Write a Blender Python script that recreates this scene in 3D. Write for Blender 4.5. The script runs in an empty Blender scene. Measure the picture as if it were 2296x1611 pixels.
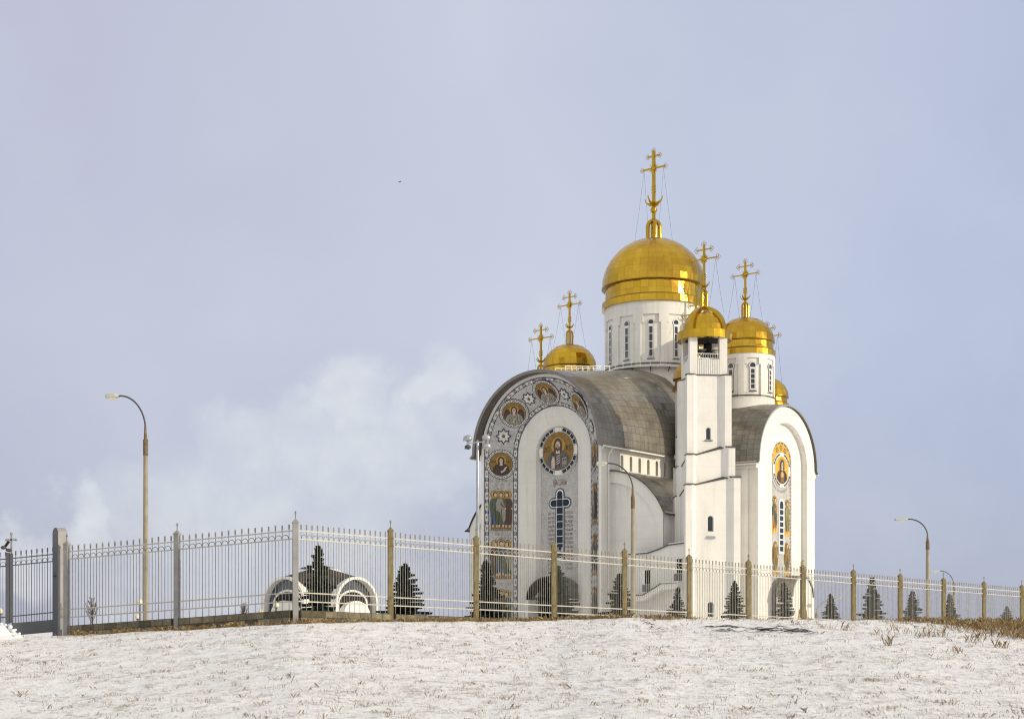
import bpy, math, random
from math import sin, cos, pi, radians, sqrt, atan2, exp, tan, hypot
from mathutils import Vector, Matrix, noise
random.seed(7)
S = bpy.context.scene
COL = S.collection
F, CX, HY = 3500.0, 1148.0, 1460.0          # focal length, axis and horizon in photo units (2296 wide)

def at(x, y, Y):                             # point seen at photo position x, y, at distance Y
    return Vector(((x - CX) / F * Y, Y, (HY - y) / F * Y))

# ---------------------------------------------------------------- materials
MATS = {}
def nd(nt, t, **k):
    n = nt.nodes.new(t)
    for a, b in k.items():
        if a.startswith('i_'):
            n.inputs[int(a[2:])].default_value = b
        else:
            setattr(n, a, b)
    return n
def new_mat(name):
    m = bpy.data.materials.new(name); m.use_nodes = True
    nt = m.node_tree
    b = nt.nodes['Principled BSDF']
    MATS[name] = m
    return m, nt, b
def ramp(nt, src, stops):
    r = nt.nodes.new('ShaderNodeValToRGB')
    e = r.color_ramp.elements
    while len(e) < len(stops): e.new(0.5)
    for i, (p, c) in enumerate(stops):
        e[i].position = p; e[i].color = (*c, 1) if len(c) == 3 else c
    nt.links.new(src, r.inputs[0]); return r
def mixc(nt, fac, a, b, mode='MIX'):
    m = nt.nodes.new('ShaderNodeMix'); m.data_type = 'RGBA'; m.blend_type = mode
    L = nt.links
    for s, v in ((0, fac), (6, a), (7, b)):
        if hasattr(v, 'is_linked'): L.new(v, m.inputs[s])
        else: m.inputs[s].default_value = v if s == 0 else (*v, 1)
    return m.outputs[2]
def math_(nt, op, a, b=None, c=None, clamp=False):
    m = nt.nodes.new('ShaderNodeMath'); m.operation = op; m.use_clamp = clamp
    for i, v in enumerate((a, b, c)):
        if v is None: continue
        if hasattr(v, 'is_linked'): nt.links.new(v, m.inputs[i])
        else: m.inputs[i].default_value = v
    return m.outputs[0]
def coords(nt, kind='Object', scale=(1, 1, 1)):
    tc = nd(nt, 'ShaderNodeTexCoord'); mp = nd(nt, 'ShaderNodeMapping')
    mp.inputs['Scale'].default_value = scale
    nt.links.new(tc.outputs[kind], mp.inputs[0]); return mp.outputs[0]
def noisef(nt, vec, scale, detail=4, rough=.55):
    n = nd(nt, 'ShaderNodeTexNoise'); n.inputs['Scale'].default_value = scale
    n.inputs['Detail'].default_value = detail; n.inputs['Roughness'].default_value = rough
    nt.links.new(vec, n.inputs['Vector']); return n.outputs['Fac']
def bump(nt, b, h, strength=.3, dist=.02):
    n = nd(nt, 'ShaderNodeBump'); n.inputs['Strength'].default_value = strength
    n.inputs['Distance'].default_value = dist
    nt.links.new(h, n.inputs['Height']); nt.links.new(n.outputs[0], b.inputs['Normal'])
def simple(name, col, rough=.6, metal=0, var=.12, scale=3, bmp=0, spec=.5):
    m, nt, b = new_mat(name)
    v = coords(nt)
    f = noisef(nt, v, scale)
    r = ramp(nt, f, [(.3, tuple(c * (1 - var) for c in col)), (.7, tuple(min(1, c * (1 + var)) for c in col))])
    nt.links.new(r.outputs[0], b.inputs['Base Color'])
    b.inputs['Roughness'].default_value = rough; b.inputs['Metallic'].default_value = metal
    b.inputs['Specular IOR Level'].default_value = spec
    if bmp: bump(nt, b, noisef(nt, v, scale * 6), .4, bmp)
    return m

def plaster(name, col):
    m, nt, b = new_mat(name)
    v = coords(nt)
    f1 = noisef(nt, v, .35, 6); f2 = noisef(nt, coords(nt, scale=(2.2, 2.2, .18)), 1.0, 4); f3 = noisef(nt, v, 9, 3)
    c = ramp(nt, f1, [(.3, tuple(x * .90 for x in col)), (.65, col)]).outputs[0]
    c = mixc(nt, 1, c, ramp(nt, f2, [(.30, (.91, .905, .89)), (.48, (1, 1, 1))]).outputs[0], 'MULTIPLY')
    c = mixc(nt, 1, c, ramp(nt, f3, [(.3, (.95, .95, .95)), (.7, (1, 1, 1))]).outputs[0], 'MULTIPLY')
    # faint scaffold-lift joints
    w = nd(nt, 'ShaderNodeTexWave', wave_type='BANDS', bands_direction='Z'); w.inputs['Scale'].default_value = .13
    w.inputs['Distortion'].default_value = .6
    nt.links.new(v, w.inputs[0])
    c = mixc(nt, 1, c, ramp(nt, w.outputs[1], [(.0, (.975, .975, .97)), (.05, (1, 1, 1))]).outputs[0], 'MULTIPLY')
    nt.links.new(c, b.inputs['Base Color'])
    b.inputs['Roughness'].default_value = .9; b.inputs['Specular IOR Level'].default_value = .15
    bump(nt, b, noisef(nt, v, 2.5, 6), .5, .02)
    return m

def sheet(name, c_lo, c_hi, metal, rough, seam=.03, seamdark=.3, blotch=None, tilt=.05):
    """panelled sheet metal: every panel is its own island carrying a unit-square uv"""
    m, nt, b = new_mat(name)
    g = nd(nt, 'ShaderNodeNewGeometry')
    rnd = g.outputs['Random Per Island']
    v = coords(nt)
    c = ramp(nt, rnd, [(0, c_lo), (1, c_hi)]).outputs[0]
    if blotch:
        c = mixc(nt, ramp(nt, noisef(nt, v, blotch[1], 6, .65), [(.4, (0, 0, 0)), (.68, (1, 1, 1))]).outputs[0], c, blotch[0])
    uv = nd(nt, 'ShaderNodeUVMap'); sp = nd(nt, 'ShaderNodeSeparateXYZ'); nt.links.new(uv.outputs[0], sp.inputs[0])
    d = [math_(nt, 'MULTIPLY', math_(nt, 'ABSOLUTE', math_(nt, 'SUBTRACT', o, .5)), 2) for o in sp.outputs[:2]]
    e = math_(nt, 'GREATER_THAN', math_(nt, 'MAXIMUM', d[0], d[1]), 1 - seam)
    c = mixc(nt, e, c, tuple(x * seamdark for x in c_lo))
    nt.links.new(c, b.inputs['Base Color'])
    b.inputs['Metallic'].default_value = metal
    rr = math_(nt, 'MULTIPLY_ADD', noisef(nt, v, 1.3, 4), rough * .8, rough * .6)
    nt.links.new(rr, b.inputs['Roughness'])
    # each sheet lies at a slightly different tilt and is a little dented
    wn = nd(nt, 'ShaderNodeTexWhiteNoise', noise_dimensions='1D'); nt.links.new(rnd, wn.inputs['W'])
    vm = nd(nt, 'ShaderNodeVectorMath', operation='SUBTRACT'); nt.links.new(wn.outputs['Color'], vm.inputs[0])
    vm.inputs[1].default_value = (.5, .5, .5)
    vs = nd(nt, 'ShaderNodeVectorMath', operation='SCALE'); nt.links.new(vm.outputs[0], vs.inputs[0]); vs.inputs['Scale'].default_value = tilt
    bm = nd(nt, 'ShaderNodeBump'); bm.inputs['Strength'].default_value = .35; bm.inputs['Distance'].default_value = .04
    nt.links.new(noisef(nt, v, 1.1, 2), bm.inputs['Height'])
    va = nd(nt, 'ShaderNodeVectorMath', operation='ADD'); nt.links.new(bm.outputs[0], va.inputs[0]); nt.links.new(vs.outputs[0], va.inputs[1])
    vn = nd(nt, 'ShaderNodeVectorMath', operation='NORMALIZE'); nt.links.new(va.outputs[0], vn.inputs[0])
    nt.links.new(vn.outputs[0], b.inputs['Normal'])
    return m

plaster('plaster', (.80, .78, .735))
simple('trim_white', (.80, .79, .76), .5)
sheet('gold', (.58, .36, .028), (.72, .47, .055), 1.0, .17, .022, .5, ((.50, .27, .04), .25), .12)
sheet('gold_worn_sheen', (.40, .30, .16), (.50, .42, .33), .9, .25, .03, .5, ((.44, .33, .24), .5), .09)  # greyer crown sheets: faded gilding, with the sky's reflection put into the colour
simple('gold_smooth', (.50, .31, .03), .2, 1.0, .06, 1)
simple('gold_shade', (.24, .14, .025), .4, .8, .15, 3)  # shade under the dome lips and above the rims, put into the colour
sheet('roof_metal', (.128, .118, .10), (.235, .215, .178), .5, .32, .045, .5, ((.30, .275, .225), .30), .12)
simple('dark_metal', (.085, .08, .078), .5, .5)
simple('lip_metal', (.20, .185, .17), .5, .3)
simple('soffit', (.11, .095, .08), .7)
simple('glass_dark', (.012, .02, .038), .06, 0, .5, .8, spec=.8)
simple('glass_blue', (.008, .022, .045), .3, 0, .4, 1.2, spec=.25)
simple('glass_gray', (.05, .06, .075), .08, 0, .5, .8, spec=.8)
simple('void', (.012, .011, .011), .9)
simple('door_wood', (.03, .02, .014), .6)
simple('bronze', (.03, .032, .034), .45, .7)
simple('concrete', (.30, .265, .195), .85, 0, .18, 2.5, .01)
simple('galvanised', (.42, .43, .44), .38, .8, .1, 5)
simple('lamp_head', (.46, .46, .43), .5)
simple('rust', (.17, .13, .075), .8, .2, .4, 9)
simple('fence_bar', (.29, .275, .24), .6, 0, .3, 6)
simple('fence_paint', (.46, .44, .39), .5, 0, .14, 6)
simple('post_paint', (.27, .265, .26), .55, 0, .14, 3)
simple('gate_paint', (.095, .10, .115), .5, 0, .08, 3)
simple('bark', (.035, .026, .02), .9, 0, .3, 8, .01)
simple('twig', (.075, .05, .035), .9, 0, .3, 4)
simple('char', (.02, .018, .022), .9)
simple('snow_clump', (.72, .73, .76), .7, 0, .05, 4, .02)
simple('globe', (.66, .60, .42), .3)
simple('bird_dark', (.03, .03, .035), .8)
simple('brown_roof', (.035, .024, .02), .7, .1, .2, 2)

def weathered():
    m, nt, b = new_mat('post_weathered')
    v = coords(nt); v2 = coords(nt, scale=(9, 9, 1.3))
    c = ramp(nt, noisef(nt, v2, 1.6, 7, .7), [(.30, (.075, .058, .025)), (.46, (.18, .145, .065)), (.6, (.245, .21, .115)), (.72, (.36, .33, .24))]).outputs[0]
    r = ramp(nt, noisef(nt, v, 2.6, 5, .6), [(.52, (0, 0, 0)), (.68, (1, 1, 1))]).outputs[0]
    c = mixc(nt, r, c, (.22, .12, .03))
    nt.links.new(c, b.inputs['Base Color']); b.inputs['Roughness'].default_value = .85
    bump(nt, b, noisef(nt, v2, 4, 5), .5, .01)
weathered()

def needles():
    m, nt, b = new_mat('needles')
    g = nd(nt, 'ShaderNodeNewGeometry')
    c = ramp(nt, g.outputs['Random Per Island'], [(0, (.012, .020, .018)), (.7, (.026, .042, .036)), (1, (.065, .088, .080))]).outputs[0]
    nt.links.new(c, b.inputs['Base Color']); b.inputs['Roughness'].default_value = .85
    b.inputs['Specular IOR Level'].default_value = .2
needles()

def mosaic_ground():
    m, nt, b = new_mat('mosaic_ground')
    v = coords(nt)
    w = nd(nt, 'ShaderNodeTexVoronoi'); w.inputs['Scale'].default_value = 12; nt.links.new(v, w.inputs['Vector'])
    sp = nd(nt, 'ShaderNodeSeparateColor'); nt.links.new(w.outputs['Color'], sp.inputs[0])
    c = ramp(nt, sp.outputs[0], [(0, (.34, .335, .33)), (.3, (.43, .425, .42)), (.75, (.50, .495, .485)), (1, (.60, .59, .58))]).outputs[0]
    c = mixc(nt, 1, c, ramp(nt, noisef(nt, v, .9, 4), [(.35, (.86, .86, .86)), (.6, (1, 1, 1))]).outputs[0], 'MULTIPLY')
    nt.links.new(c, b.inputs['Base Color']); b.inputs['Roughness'].default_value = .45
mosaic_ground()
def mosaic(name, col, var=.28):
    m, nt, b = new_mat(name)
    v = coords(nt)
    w = nd(nt, 'ShaderNodeTexVoronoi'); w.inputs['Scale'].default_value = 11; nt.links.new(v, w.inputs['Vector'])
    sp = nd(nt, 'ShaderNodeSeparateColor'); nt.links.new(w.outputs['Color'], sp.inputs[0])
    c = ramp(nt, sp.outputs[0], [(0, tuple(x * (1 - var) for x in col)), (1, tuple(min(1, x * (1 + var)) for x in col))]).outputs[0]
    nt.links.new(c, b.inputs['Base Color']); b.inputs['Roughness'].default_value = .4
for n_, c_ in dict(m_gold=(.23, .13, .016), m_halo=(.42, .25, .028), m_amber=(.62, .36, .035), m_dark=(.035, .02, .014), m_navy=(.022, .028, .06),
                   m_white=(.60, .59, .57), m_skin=(.52, .42, .33), m_robe_blue=(.06, .10, .17), m_robe_green=(.075, .095, .045),
                   m_robe_brown=(.07, .035, .022), m_robe_grey=(.10, .09, .085), m_robe_light=(.27, .245, .205), m_ochre=(.20, .11, .02),
                   m_red=(.22, .06, .03), m_orange=(.42, .17, .03), m_olive=(.22, .21, .08), m_text=(.17, .10, .075), m_text_grey=(.30, .28, .25)).items():
    mosaic(n_, c_)

def stone():
    m, nt, b = new_mat('stone_block')
    uv = nd(nt, 'ShaderNodeUVMap')
    br = nd(nt, 'ShaderNodeTexBrick'); br.offset = .5
    br.inputs['Scale'].default_value = 1; br.inputs['Brick Width'].default_value = .46; br.inputs['Row Height'].default_value = .2
    br.inputs['Mortar Size'].default_value = .012; br.inputs['Bias'].default_value = 0
    br.inputs['Color1'].default_value = (.095, .085, .06, 1); br.inputs['Color2'].default_value = (.30, .27, .20, 1); br.inputs['Mortar'].default_value = (.1, .09, .07, 1)
    nt.links.new(uv.outputs[0], br.inputs['Vector'])
    f = noisef(nt, uv.outputs[0], 6, 7, .7)
    c = mixc(nt, 1, br.outputs[0], ramp(nt, f, [(.3, (.45, .45, .45)), (.7, (1.15, 1.1, 1.0))]).outputs[0], 'MULTIPLY')
    nt.links.new(c, b.inputs['Base Color']); b.inputs['Roughness'].default_value = .95
    h = math_(nt, 'SUBTRACT', f, math_(nt, 'MULTIPLY', br.outputs['Fac'], .6))
    bump(nt, b, h, .9, .05)
stone()

def snow_ground():
    m, nt, b = new_mat('snow_ground')
    v = coords(nt)
    vs = coords(nt, scale=(1, .55, 1))
    f1 = noisef(nt, vs, 2.6, 8, .72); f2 = noisef(nt, v, .22, 4); f3 = noisef(nt, vs, 11, 5, .7)
    c = ramp(nt, f2, [(.3, (.885, .88, .885)), (.7, (.935, .93, .93))]).outputs[0]
    # thin snow: matted dry grass and soil show through in flecks
    g = math_(nt, 'ADD', math_(nt, 'MULTIPLY', f1, .62), math_(nt, 'MULTIPLY', f3, .38))
    k = ramp(nt, g, [(.505, (0, 0, 0)), (.56, (.7, .7, .7)), (.63, (1, 1, 1))]).outputs[0]
    soil = ramp(nt, noisef(nt, v, 5, 4), [(.3, (.24, .17, .125)), (.55, (.40, .33, .27)), (.8, (.29, .265, .265))]).outputs[0]
    pt = ramp(nt, noisef(nt, coords(nt, scale=(.35, .8, 1)), 1.0, 4), [(.35, (.35, .35, .35)), (.65, (.85, .85, .85))]).outputs[0]
    kk = math_(nt, 'MULTIPLY', math_(nt, 'MULTIPLY', k, pt), .85)
    c = mixc(nt, kk, c, soil)
    nt.links.new(c, b.inputs['Base Color']); b.inputs['Roughness'].default_value = .75
    b.inputs['Specular IOR Level'].default_value = .3
    h = math_(nt, 'ADD', f1, math_(nt, 'MULTIPLY', f3, .4))
    bump(nt, b, h, 1.0, .10)
snow_ground()
def grass(name, stops):
    m, nt, b = new_mat(name)
    g = nd(nt, 'ShaderNodeNewGeometry')
    c = ramp(nt, g.outputs['Random Per Island'], stops).outputs[0]
    nt.links.new(c, b.inputs['Base Color']); b.inputs['Roughness'].default_value = .8
    b.inputs['Specular IOR Level'].default_value = .2
grass('dry_grass', [(0, (.14, .10, .075)), (.4, (.30, .22, .165)), (.75, (.44, .36, .29)), (1, (.20, .18, .17))])
grass('tall_grass', [(0, (.10, .065, .025)), (.45, (.215, .145, .06)), (.8, (.33, .235, .115)), (1, (.42, .32, .19))])

# ---------------------------------------------------------------- mesh builder
class MB:
    def __init__(s):
        s.v = []; s.f = []; s.m = []; s.sm = []; s.uv = []
    def face(s, pts, mat, smooth=False, uv=None):
        n = len(s.v); s.v.extend([tuple(p) for p in pts])
        s.f.append(tuple(range(n, n + len(pts)))); s.m.append(mat); s.sm.append(smooth)
        s.uv.append(uv if uv else [(0, 0), (1, 0), (1, 1), (0, 1)][:len(pts)] if len(pts) <= 4 else [(0.5, 0.5)] * len(pts))
    def grid(s, rows, mat, smooth=True, closed=False):
        """shared-vertex sheet from rows of points"""
        n0 = len(s.v); w = len(rows[0])
        for r in rows: s.v.extend([tuple(p) for p in r])
        for i in range(len(rows) - 1):
            for j in range(w if closed else w - 1):
                k = (j + 1) % w
                s.f.append((n0 + i * w + j, n0 + i * w + k, n0 + (i + 1) * w + k, n0 + (i + 1) * w + j))
                s.m.append(mat); s.sm.append(smooth); s.uv.append([(0, 0), (1, 0), (1, 1), (0, 1)])
    def panels(s, rows, mat, closed=False):
        """every cell its own island (sheet metal)"""
        w = len(rows[0])
        for i in range(len(rows) - 1):
            for j in range(w if closed else w - 1):
                k = (j + 1) % w
                s.face([rows[i][j], rows[i][k], rows[i + 1][k], rows[i + 1][j]], mat)
    def box(s, c, d, mat, rot=None):
        """centre, full size"""
        h = [x / 2 for x in d]; P = []
        for sx, sy, sz in ((-1, -1, -1), (1, -1, -1), (1, 1, -1), (-1, 1, -1), (-1, -1, 1), (1, -1, 1), (1, 1, 1), (-1, 1, 1)):
            p = Vector((sx * h[0], sy * h[1], sz * h[2]))
            if rot: p = rot @ p
            P.append(p + Vector(c))
        n = len(s.v); s.v.extend([tuple(p) for p in P])
        for q in ((0, 3, 2, 1), (4, 5, 6, 7), (0, 1, 5, 4), (1, 2, 6, 5), (2, 3, 7, 6), (3, 0, 4, 7)):
            s.f.append(tuple(n + i for i in q)); s.m.append(mat); s.sm.append(False); s.uv.append([(0, 0), (1, 0), (1, 1), (0, 1)])
    def b2(s, x0, x1, y0, y1, z0, z1, mat):
        s.box(((x0 + x1) / 2, (y0 + y1) / 2, (z0 + z1) / 2), (x1 - x0, y1 - y0, z1 - z0), mat)
    def tube(s, pts, r, mat, n=6, smooth=True, caps=True, closed=False):
        pts = [Vector(p) for p in pts]; N = len(pts)
        rr = r if isinstance(r, (list, tuple)) else [r] * N
        rows = []; ref = None
        for i, p in enumerate(pts):
            a = pts[(i - 1) % N] if (i > 0 or closed) else p
            b = pts[(i + 1) % N] if (i < N - 1 or closed) else p
            t = (b - a).normalized()
            if ref is None or abs(ref.dot(t)) > .95:
                ref = Vector((0, 0, 1)) if abs(t.z) < .9 else Vector((1, 0, 0))
            u = (ref - t * ref.dot(t)).normalized(); w = t.cross(u); ref = u
            rows.append([p + (u * cos(2 * pi * (k + .5) / n) + w * sin(2 * pi * (k + .5) / n)) * rr[i] for k in range(n)])
        if closed: rows.append(rows[0])
        s.grid(rows, mat, smooth, True)
        if caps and not closed:
            s.face(list(reversed(rows[0])), mat); s.face(rows[-1], mat)
    def bar(s, a, b, w, mat, d=None):
        """square bar between two points"""
        a = Vector(a); b = Vector(b); t = b - a; L = t.length; t.normalize()
        up = Vector((0, 0, 1)) if abs(t.z) < .9 else Vector((0, 1, 0))
        u = t.cross(up).normalized(); w2 = u.cross(t)
        R = Matrix((u, t, w2)).transposed()
        s.box((a + b) / 2, (w, L, d or w), mat, R)
    def lathe(s, prof, mat, n=32, c=(0, 0, 0), smooth=True, panel=False, jit=0, a0=0):
        rows = []
        for r, z in prof:
            rows.append([(c[0] + r * cos(a0 + 2 * pi * k / n), c[1] + r * sin(a0 + 2 * pi * k / n), c[2] + z) for k in range(n)])
        if jit:
            rows = [[(p[0] + random.uniform(-jit, jit), p[1] + random.uniform(-jit, jit), p[2] + random.uniform(-jit, jit)) for p in r] for r in rows]
        (s.panels if panel else lambda a, b, c: s.grid(a, b, smooth, c))(rows, mat, True)
    def ball(s, c, r, mat, n=12, m=8, sc=(1, 1, 1)):
        rows = [[(c[0] + r * sc[0] * sin(pi * i / m) * cos(2 * pi * k / n), c[1] + r * sc[1] * sin(pi * i / m) * sin(2 * pi * k / n), c[2] + r * sc[2] * cos(pi * i / m)) for k in range(n)] for i in range(m + 1)]
        s.grid(rows, mat, True, True)
    def build(s, name, parent=None, loc=None, rot=None):
        me = bpy.data.meshes.new(name); me.from_pydata(s.v, [], s.f)
        names = list(dict.fromkeys(s.m))
        for k in names: me.materials.append(MATS[k])
        ix = {k: i for i, k in enumerate(names)}
        me.polygons.foreach_set('material_index', [ix[k] for k in s.m])
        me.polygons.foreach_set('use_smooth', s.sm)
        ul = me.uv_layers.new(name='UVMap')
        ul.data.foreach_set('uv', [c for f in s.uv for p in f for c in p])
        me.update()
        o = bpy.data.objects.new(name, me); COL.objects.link(o)
        if parent: o.parent = parent
        if loc is not None: o.location = loc
        if rot is not None: o.rotation_euler = rot
        return o

def tag(o, label=None, cat=None, group=None, kind=None):
    for k, v in (('label', label), ('category', cat), ('group', group), ('kind', kind)):
        if v: o[k] = v
    return o
def thing(name, label, cat, loc=(0, 0, 0), rz=0, group=None):
    o = bpy.data.objects.new(name, None); COL.objects.link(o); o.empty_display_size = .5
    o.location = loc; o.rotation_euler = (0, 0, rz)
    return tag(o, label, cat, group)
KIDS = {}
def copy_tree(o, parent=None):
    c = o.copy(); COL.objects.link(c)
    if parent: c.parent = parent
    for ch in list(o.children): copy_tree(ch, c)
    return c

class Pl:
    """a drawing plane: origin, normal; right and up follow"""
    def __init__(s, o, N, up=(0, 0, 1)):
        s.o = Vector(o); s.N = Vector(N).normalized(); V = Vector(up)
        s.V = (V - s.N * V.dot(s.N)).normalized(); s.U = s.V.cross(s.N)
    def __call__(s, u, v, d=0):
        return s.o + s.U * u + s.V * v + s.N * d
    def sub(s, u, v, d=0):
        return Pl(s(u, v, d), s.N, s.V)
    def poly(s, mb, pts, d, mat):
        mb.face([s(u, v, d) for u, v in pts], mat)
    def disc(s, mb, u, v, ru, rv, d, mat, n=24):
        s.poly(mb, [(u + ru * cos(2 * pi * k / n), v + rv * sin(2 * pi * k / n)) for k in range(n)], d, mat)
    def rect(s, mb, u0, u1, v0, v1, d, mat):
        s.poly(mb, [(u0, v0), (u1, v0), (u1, v1), (u0, v1)], d, mat)
    def ring(s, mb, u, v, r0, r1, d, mat, a0=0, a1=360, n=32):
        for k in range(n):
            a = radians(a0 + (a1 - a0) * k / n); b = radians(a0 + (a1 - a0) * (k + 1) / n)
            s.poly(mb, [(u + r0 * cos(a), v + r0 * sin(a)), (u + r1 * cos(a), v + r1 * sin(a)), (u + r1 * cos(b), v + r1 * sin(b)), (u + r0 * cos(b), v + r0 * sin(b))], d, mat)
    def star(s, mb, u, v, r, d, mat, n=8, q=.66):
        s.poly(mb, [(u + (r if k % 2 == 0 else r * q) * cos(pi * k / n + pi / 2), v + (r if k % 2 == 0 else r * q) * sin(pi * k / n + pi / 2)) for k in range(2 * n)], d, mat)

def text_faces(txt, size, align='CENTER'):
    cu = bpy.data.curves.new('lettering', 'FONT'); cu.body = txt; cu.size = size
    cu.align_x = align; cu.resolution_u = 2; cu.space_line = 1.0
    ob = bpy.data.objects.new('lettering', cu); COL.objects.link(ob)
    dg = bpy.context.evaluated_depsgraph_get(); dg.update()
    ev = ob.evaluated_get(dg); me = ev.to_mesh()
    out = [[(me.vertices[i].co.x, me.vertices[i].co.y) for i in p.vertices] for p in me.polygons]
    ev.to_mesh_clear(); bpy.data.objects.remove(ob); bpy.data.curves.remove(cu)
    return out
def write(mb, pl, txt, u, v, size, d, mat, align='CENTER', squash=1.0, width=None):
    fs = text_faces(txt, size, align)
    xs = [p[0] for f in fs for p in f]
    if width and xs:
        squash = width / (max(xs) - min(xs))
    for f in fs:
        pl.poly(mb, [(u + a * squash, v + b) for a, b in f], d, mat)

def pierced(mb, P, u0, u1, z0, z1, ops, depth, mat, rmat=None, du=None):
    """wall sheet in P(u, z, depth) coordinates with arched openings (c, half width, sill, springing)"""
    ops = sorted(ops); rmat = rmat or mat
    ed = [u0] + [(ops[i][0] + ops[i + 1][0]) / 2 for i in range(len(ops) - 1)] + [u1]
    def q(a, b, c, d):
        n = max(1, int(round((b - a) / du))) if du else 1
        for i in range(n):
            x, y = a + (b - a) * i / n, a + (b - a) * (i + 1) / n
            mb.face([P(x, c, 0), P(y, c, 0), P(y, d, 0), P(x, d, 0)], mat)
    for i, (c, hw, sl, sp) in enumerate(ops):
        q(ed[i], c - hw, z0, z1); q(c + hw, ed[i + 1], z0, z1); q(c - hw, c + hw, z0, sl)
        arc = [(c - hw * cos(pi * k / 12), sp + hw * sin(pi * k / 12)) for k in range(13)]
        for a, b in zip(arc, arc[1:]):
            mb.face([P(a[0], a[1], 0), P(b[0], b[1], 0), P(b[0], z1, 0), P(a[0], z1, 0)], mat)
        loop = [(c - hw, sl)] + arc + [(c + hw, sl)]
        for a, b in zip(loop, loop[1:] + loop[:1]):
            mb.face([P(a[0], a[1], 0), P(b[0], b[1], 0), P(b[0], b[1], depth), P(a[0], a[1], depth)], rmat)
def arched_window(parent, P, c, hw, sl, sp, depth, bars=3, glass='glass_dark', name='window', fr=.07):
    mb = MB()
    arc = [(c - hw * cos(pi * k / 12), sp + hw * sin(pi * k / 12)) for k in range(13)]
    mb.face([P(a, b, depth) for a, b in [(c - hw, sl)] + arc + [(c + hw, sl)]], glass)
    loop = [(c - hw, sl)] + arc + [(c + hw, sl)]
    def strip(a, b):
        L = hypot(b[0] - a[0], b[1] - a[1]) or 1; n = (-(b[1] - a[1]) / L * fr, (b[0] - a[0]) / L * fr)
        mb.face([P(a[0], a[1], depth - .03), P(b[0], b[1], depth - .03), P(b[0] - n[0], b[1] - n[1], depth - .03), P(a[0] - n[0], a[1] - n[1], depth - .03)], 'trim_white')
    for a, b in zip(loop, loop[1:] + loop[:1]): strip(a, b)
    for k in range(bars):
        z = sl + (sp - sl) * (k + 1) / (bars + .4)
        mb.face([P(c - hw, z, depth - .035), P(c + hw, z, depth - .035), P(c + hw, z + fr, depth - .035), P(c - hw, z + fr, depth - .035)], 'trim_white')
    return mb.build(name, parent)
# ---- exposure of the day
SUN_E = 3.1
EXPO = 0.03
ZEN = 1.10
VEIL = [(199, 199, 219), (209, 214, 231), (188, 198, 225), (165, 171, 198), (217, 223, 236), (224, 227, 235)]
# ================================================================ CATHEDRAL
YAW = radians(-38.5)
O_CH = Vector((17.5, 192.7, 0))
cath = thing('cathedral', 'white cathedral with golden domes, mosaic portal and dark metal barrel roofs', 'cathedral', O_CH, YAW)
WY, ZS = -23.15, 22.6          # west front plane, springing height
SX, ZS2 = 18.45, 21.6          # south front plane

def archpath(r, zs, z0, n=40):
    return [(-r, z0)] + [(-r, z0 + (zs - z0) * k / 6) for k in range(1, 6)] + [(r * -cos(pi * k / n), zs + r * sin(pi * k / n)) for k in range(n + 1)] + [(r, zs - (zs - z0) * k / 6) for k in range(1, 6)] + [(r, z0)]
def arch_orders(mb, P, rings, z0=0, smooth=True):
    for (r0, d0, s0, m), (r1, d1, s1, _) in zip(rings, rings[1:]):
        a = archpath(r0, s0, z0); b = archpath(r1, s1, z0)
        mb.grid([[P(u, z, d0) for u, z in a], [P(u, z, d1) for u, z in b]], m, False)
def arch_fill(mb, P, r, zs, d, m, z0=0):
    mb.face([P(u, z, d) for u, z in archpath(r, zs, z0)], m)

PW = lambda u, z, d: (u, WY + d, z)
PS = lambda u, z, d: (SX - d, u, z)
mb = MB()
arch_orders(mb, PW, [(8.45, 0, ZS, 'plaster'), (8.05, 0, ZS, 'mosaic_ground'), (5.16, 2.64, ZS, 'plaster'), (4.0, 2.64, ZS, 'plaster'), (3.0, 3.2, ZS, 'plaster'), (2.77, 3.84, ZS, 'x')])
arch_fill(mb, PW, 2.77, ZS, 3.84, 'mosaic_ground')
front = mb.build('facade', cath)
mb = MB()
arch_orders(mb, PS, [(6.77, 0, ZS2, 'plaster'), (4.9, 0, ZS2, 'plaster'), (4.9, .7, ZS2, 'plaster'), (2.35, .7, ZS2 + .45, 'plaster'), (2.3, .82, ZS2 + .45, 'x')])
arch_fill(mb, PS, 2.3, ZS2 + .45, .82, 'mosaic_ground')
sfront = mb.build('facade', cath)
# ---- walls
mb = MB()
# west arm: south side wall with its row of small arched openings, north side plain
PG = lambda u, z, d: (8.45 - d, u, z)
gal = [(-19.2 + 1.745 * k, .26, 20.0, 21.45) for k in range(6)]
pierced(mb, PG, WY, -6, 19.6, 22.5, gal, .42, 'plaster')
mb.face([PG(WY, 0, 0), PG(-6, 0, 0), PG(-6, 19.6, 0), PG(WY, 19.6, 0)], 'plaster')
mb.face([(-8.45, WY, 0), (-8.45, -6, 0), (-8.45, -6, 22.5), (-8.45, WY, 22.5)], 'plaster')
mb.b2(8.455, 8.72, WY + .02, -7.2, 22.0, 22.62, 'plaster')
mb.b2(-8.72, -8.455, WY + .02, -7.2, 22.0, 22.62, 'plaster')
# south and north arms
for sy in (-1, 1):
    mb.face([(7, sy * 6.77, 0), (SX, sy * 6.77, 0), (SX, sy * 6.77, 21.55), (7, sy * 6.77, 21.55)], 'plaster')
    mb.face([(-7, sy * 6.77, 0), (-SX, sy * 6.77, 0), (-SX, sy * 6.77, 21.55), (-7, sy * 6.77, 21.55)], 'plaster')
    y0, y1 = sorted((sy * 6.775, sy * 7.1))
    mb.b2(12, SX - .02, y0, y1, 20.7, 21.5, 'plaster')
    y0, y1 = sorted((sy * 6.775, sy * 7.0))
    mb.b2(14.9, SX - 1.2, y0, y1, 0, 20.69, 'plaster')
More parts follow.
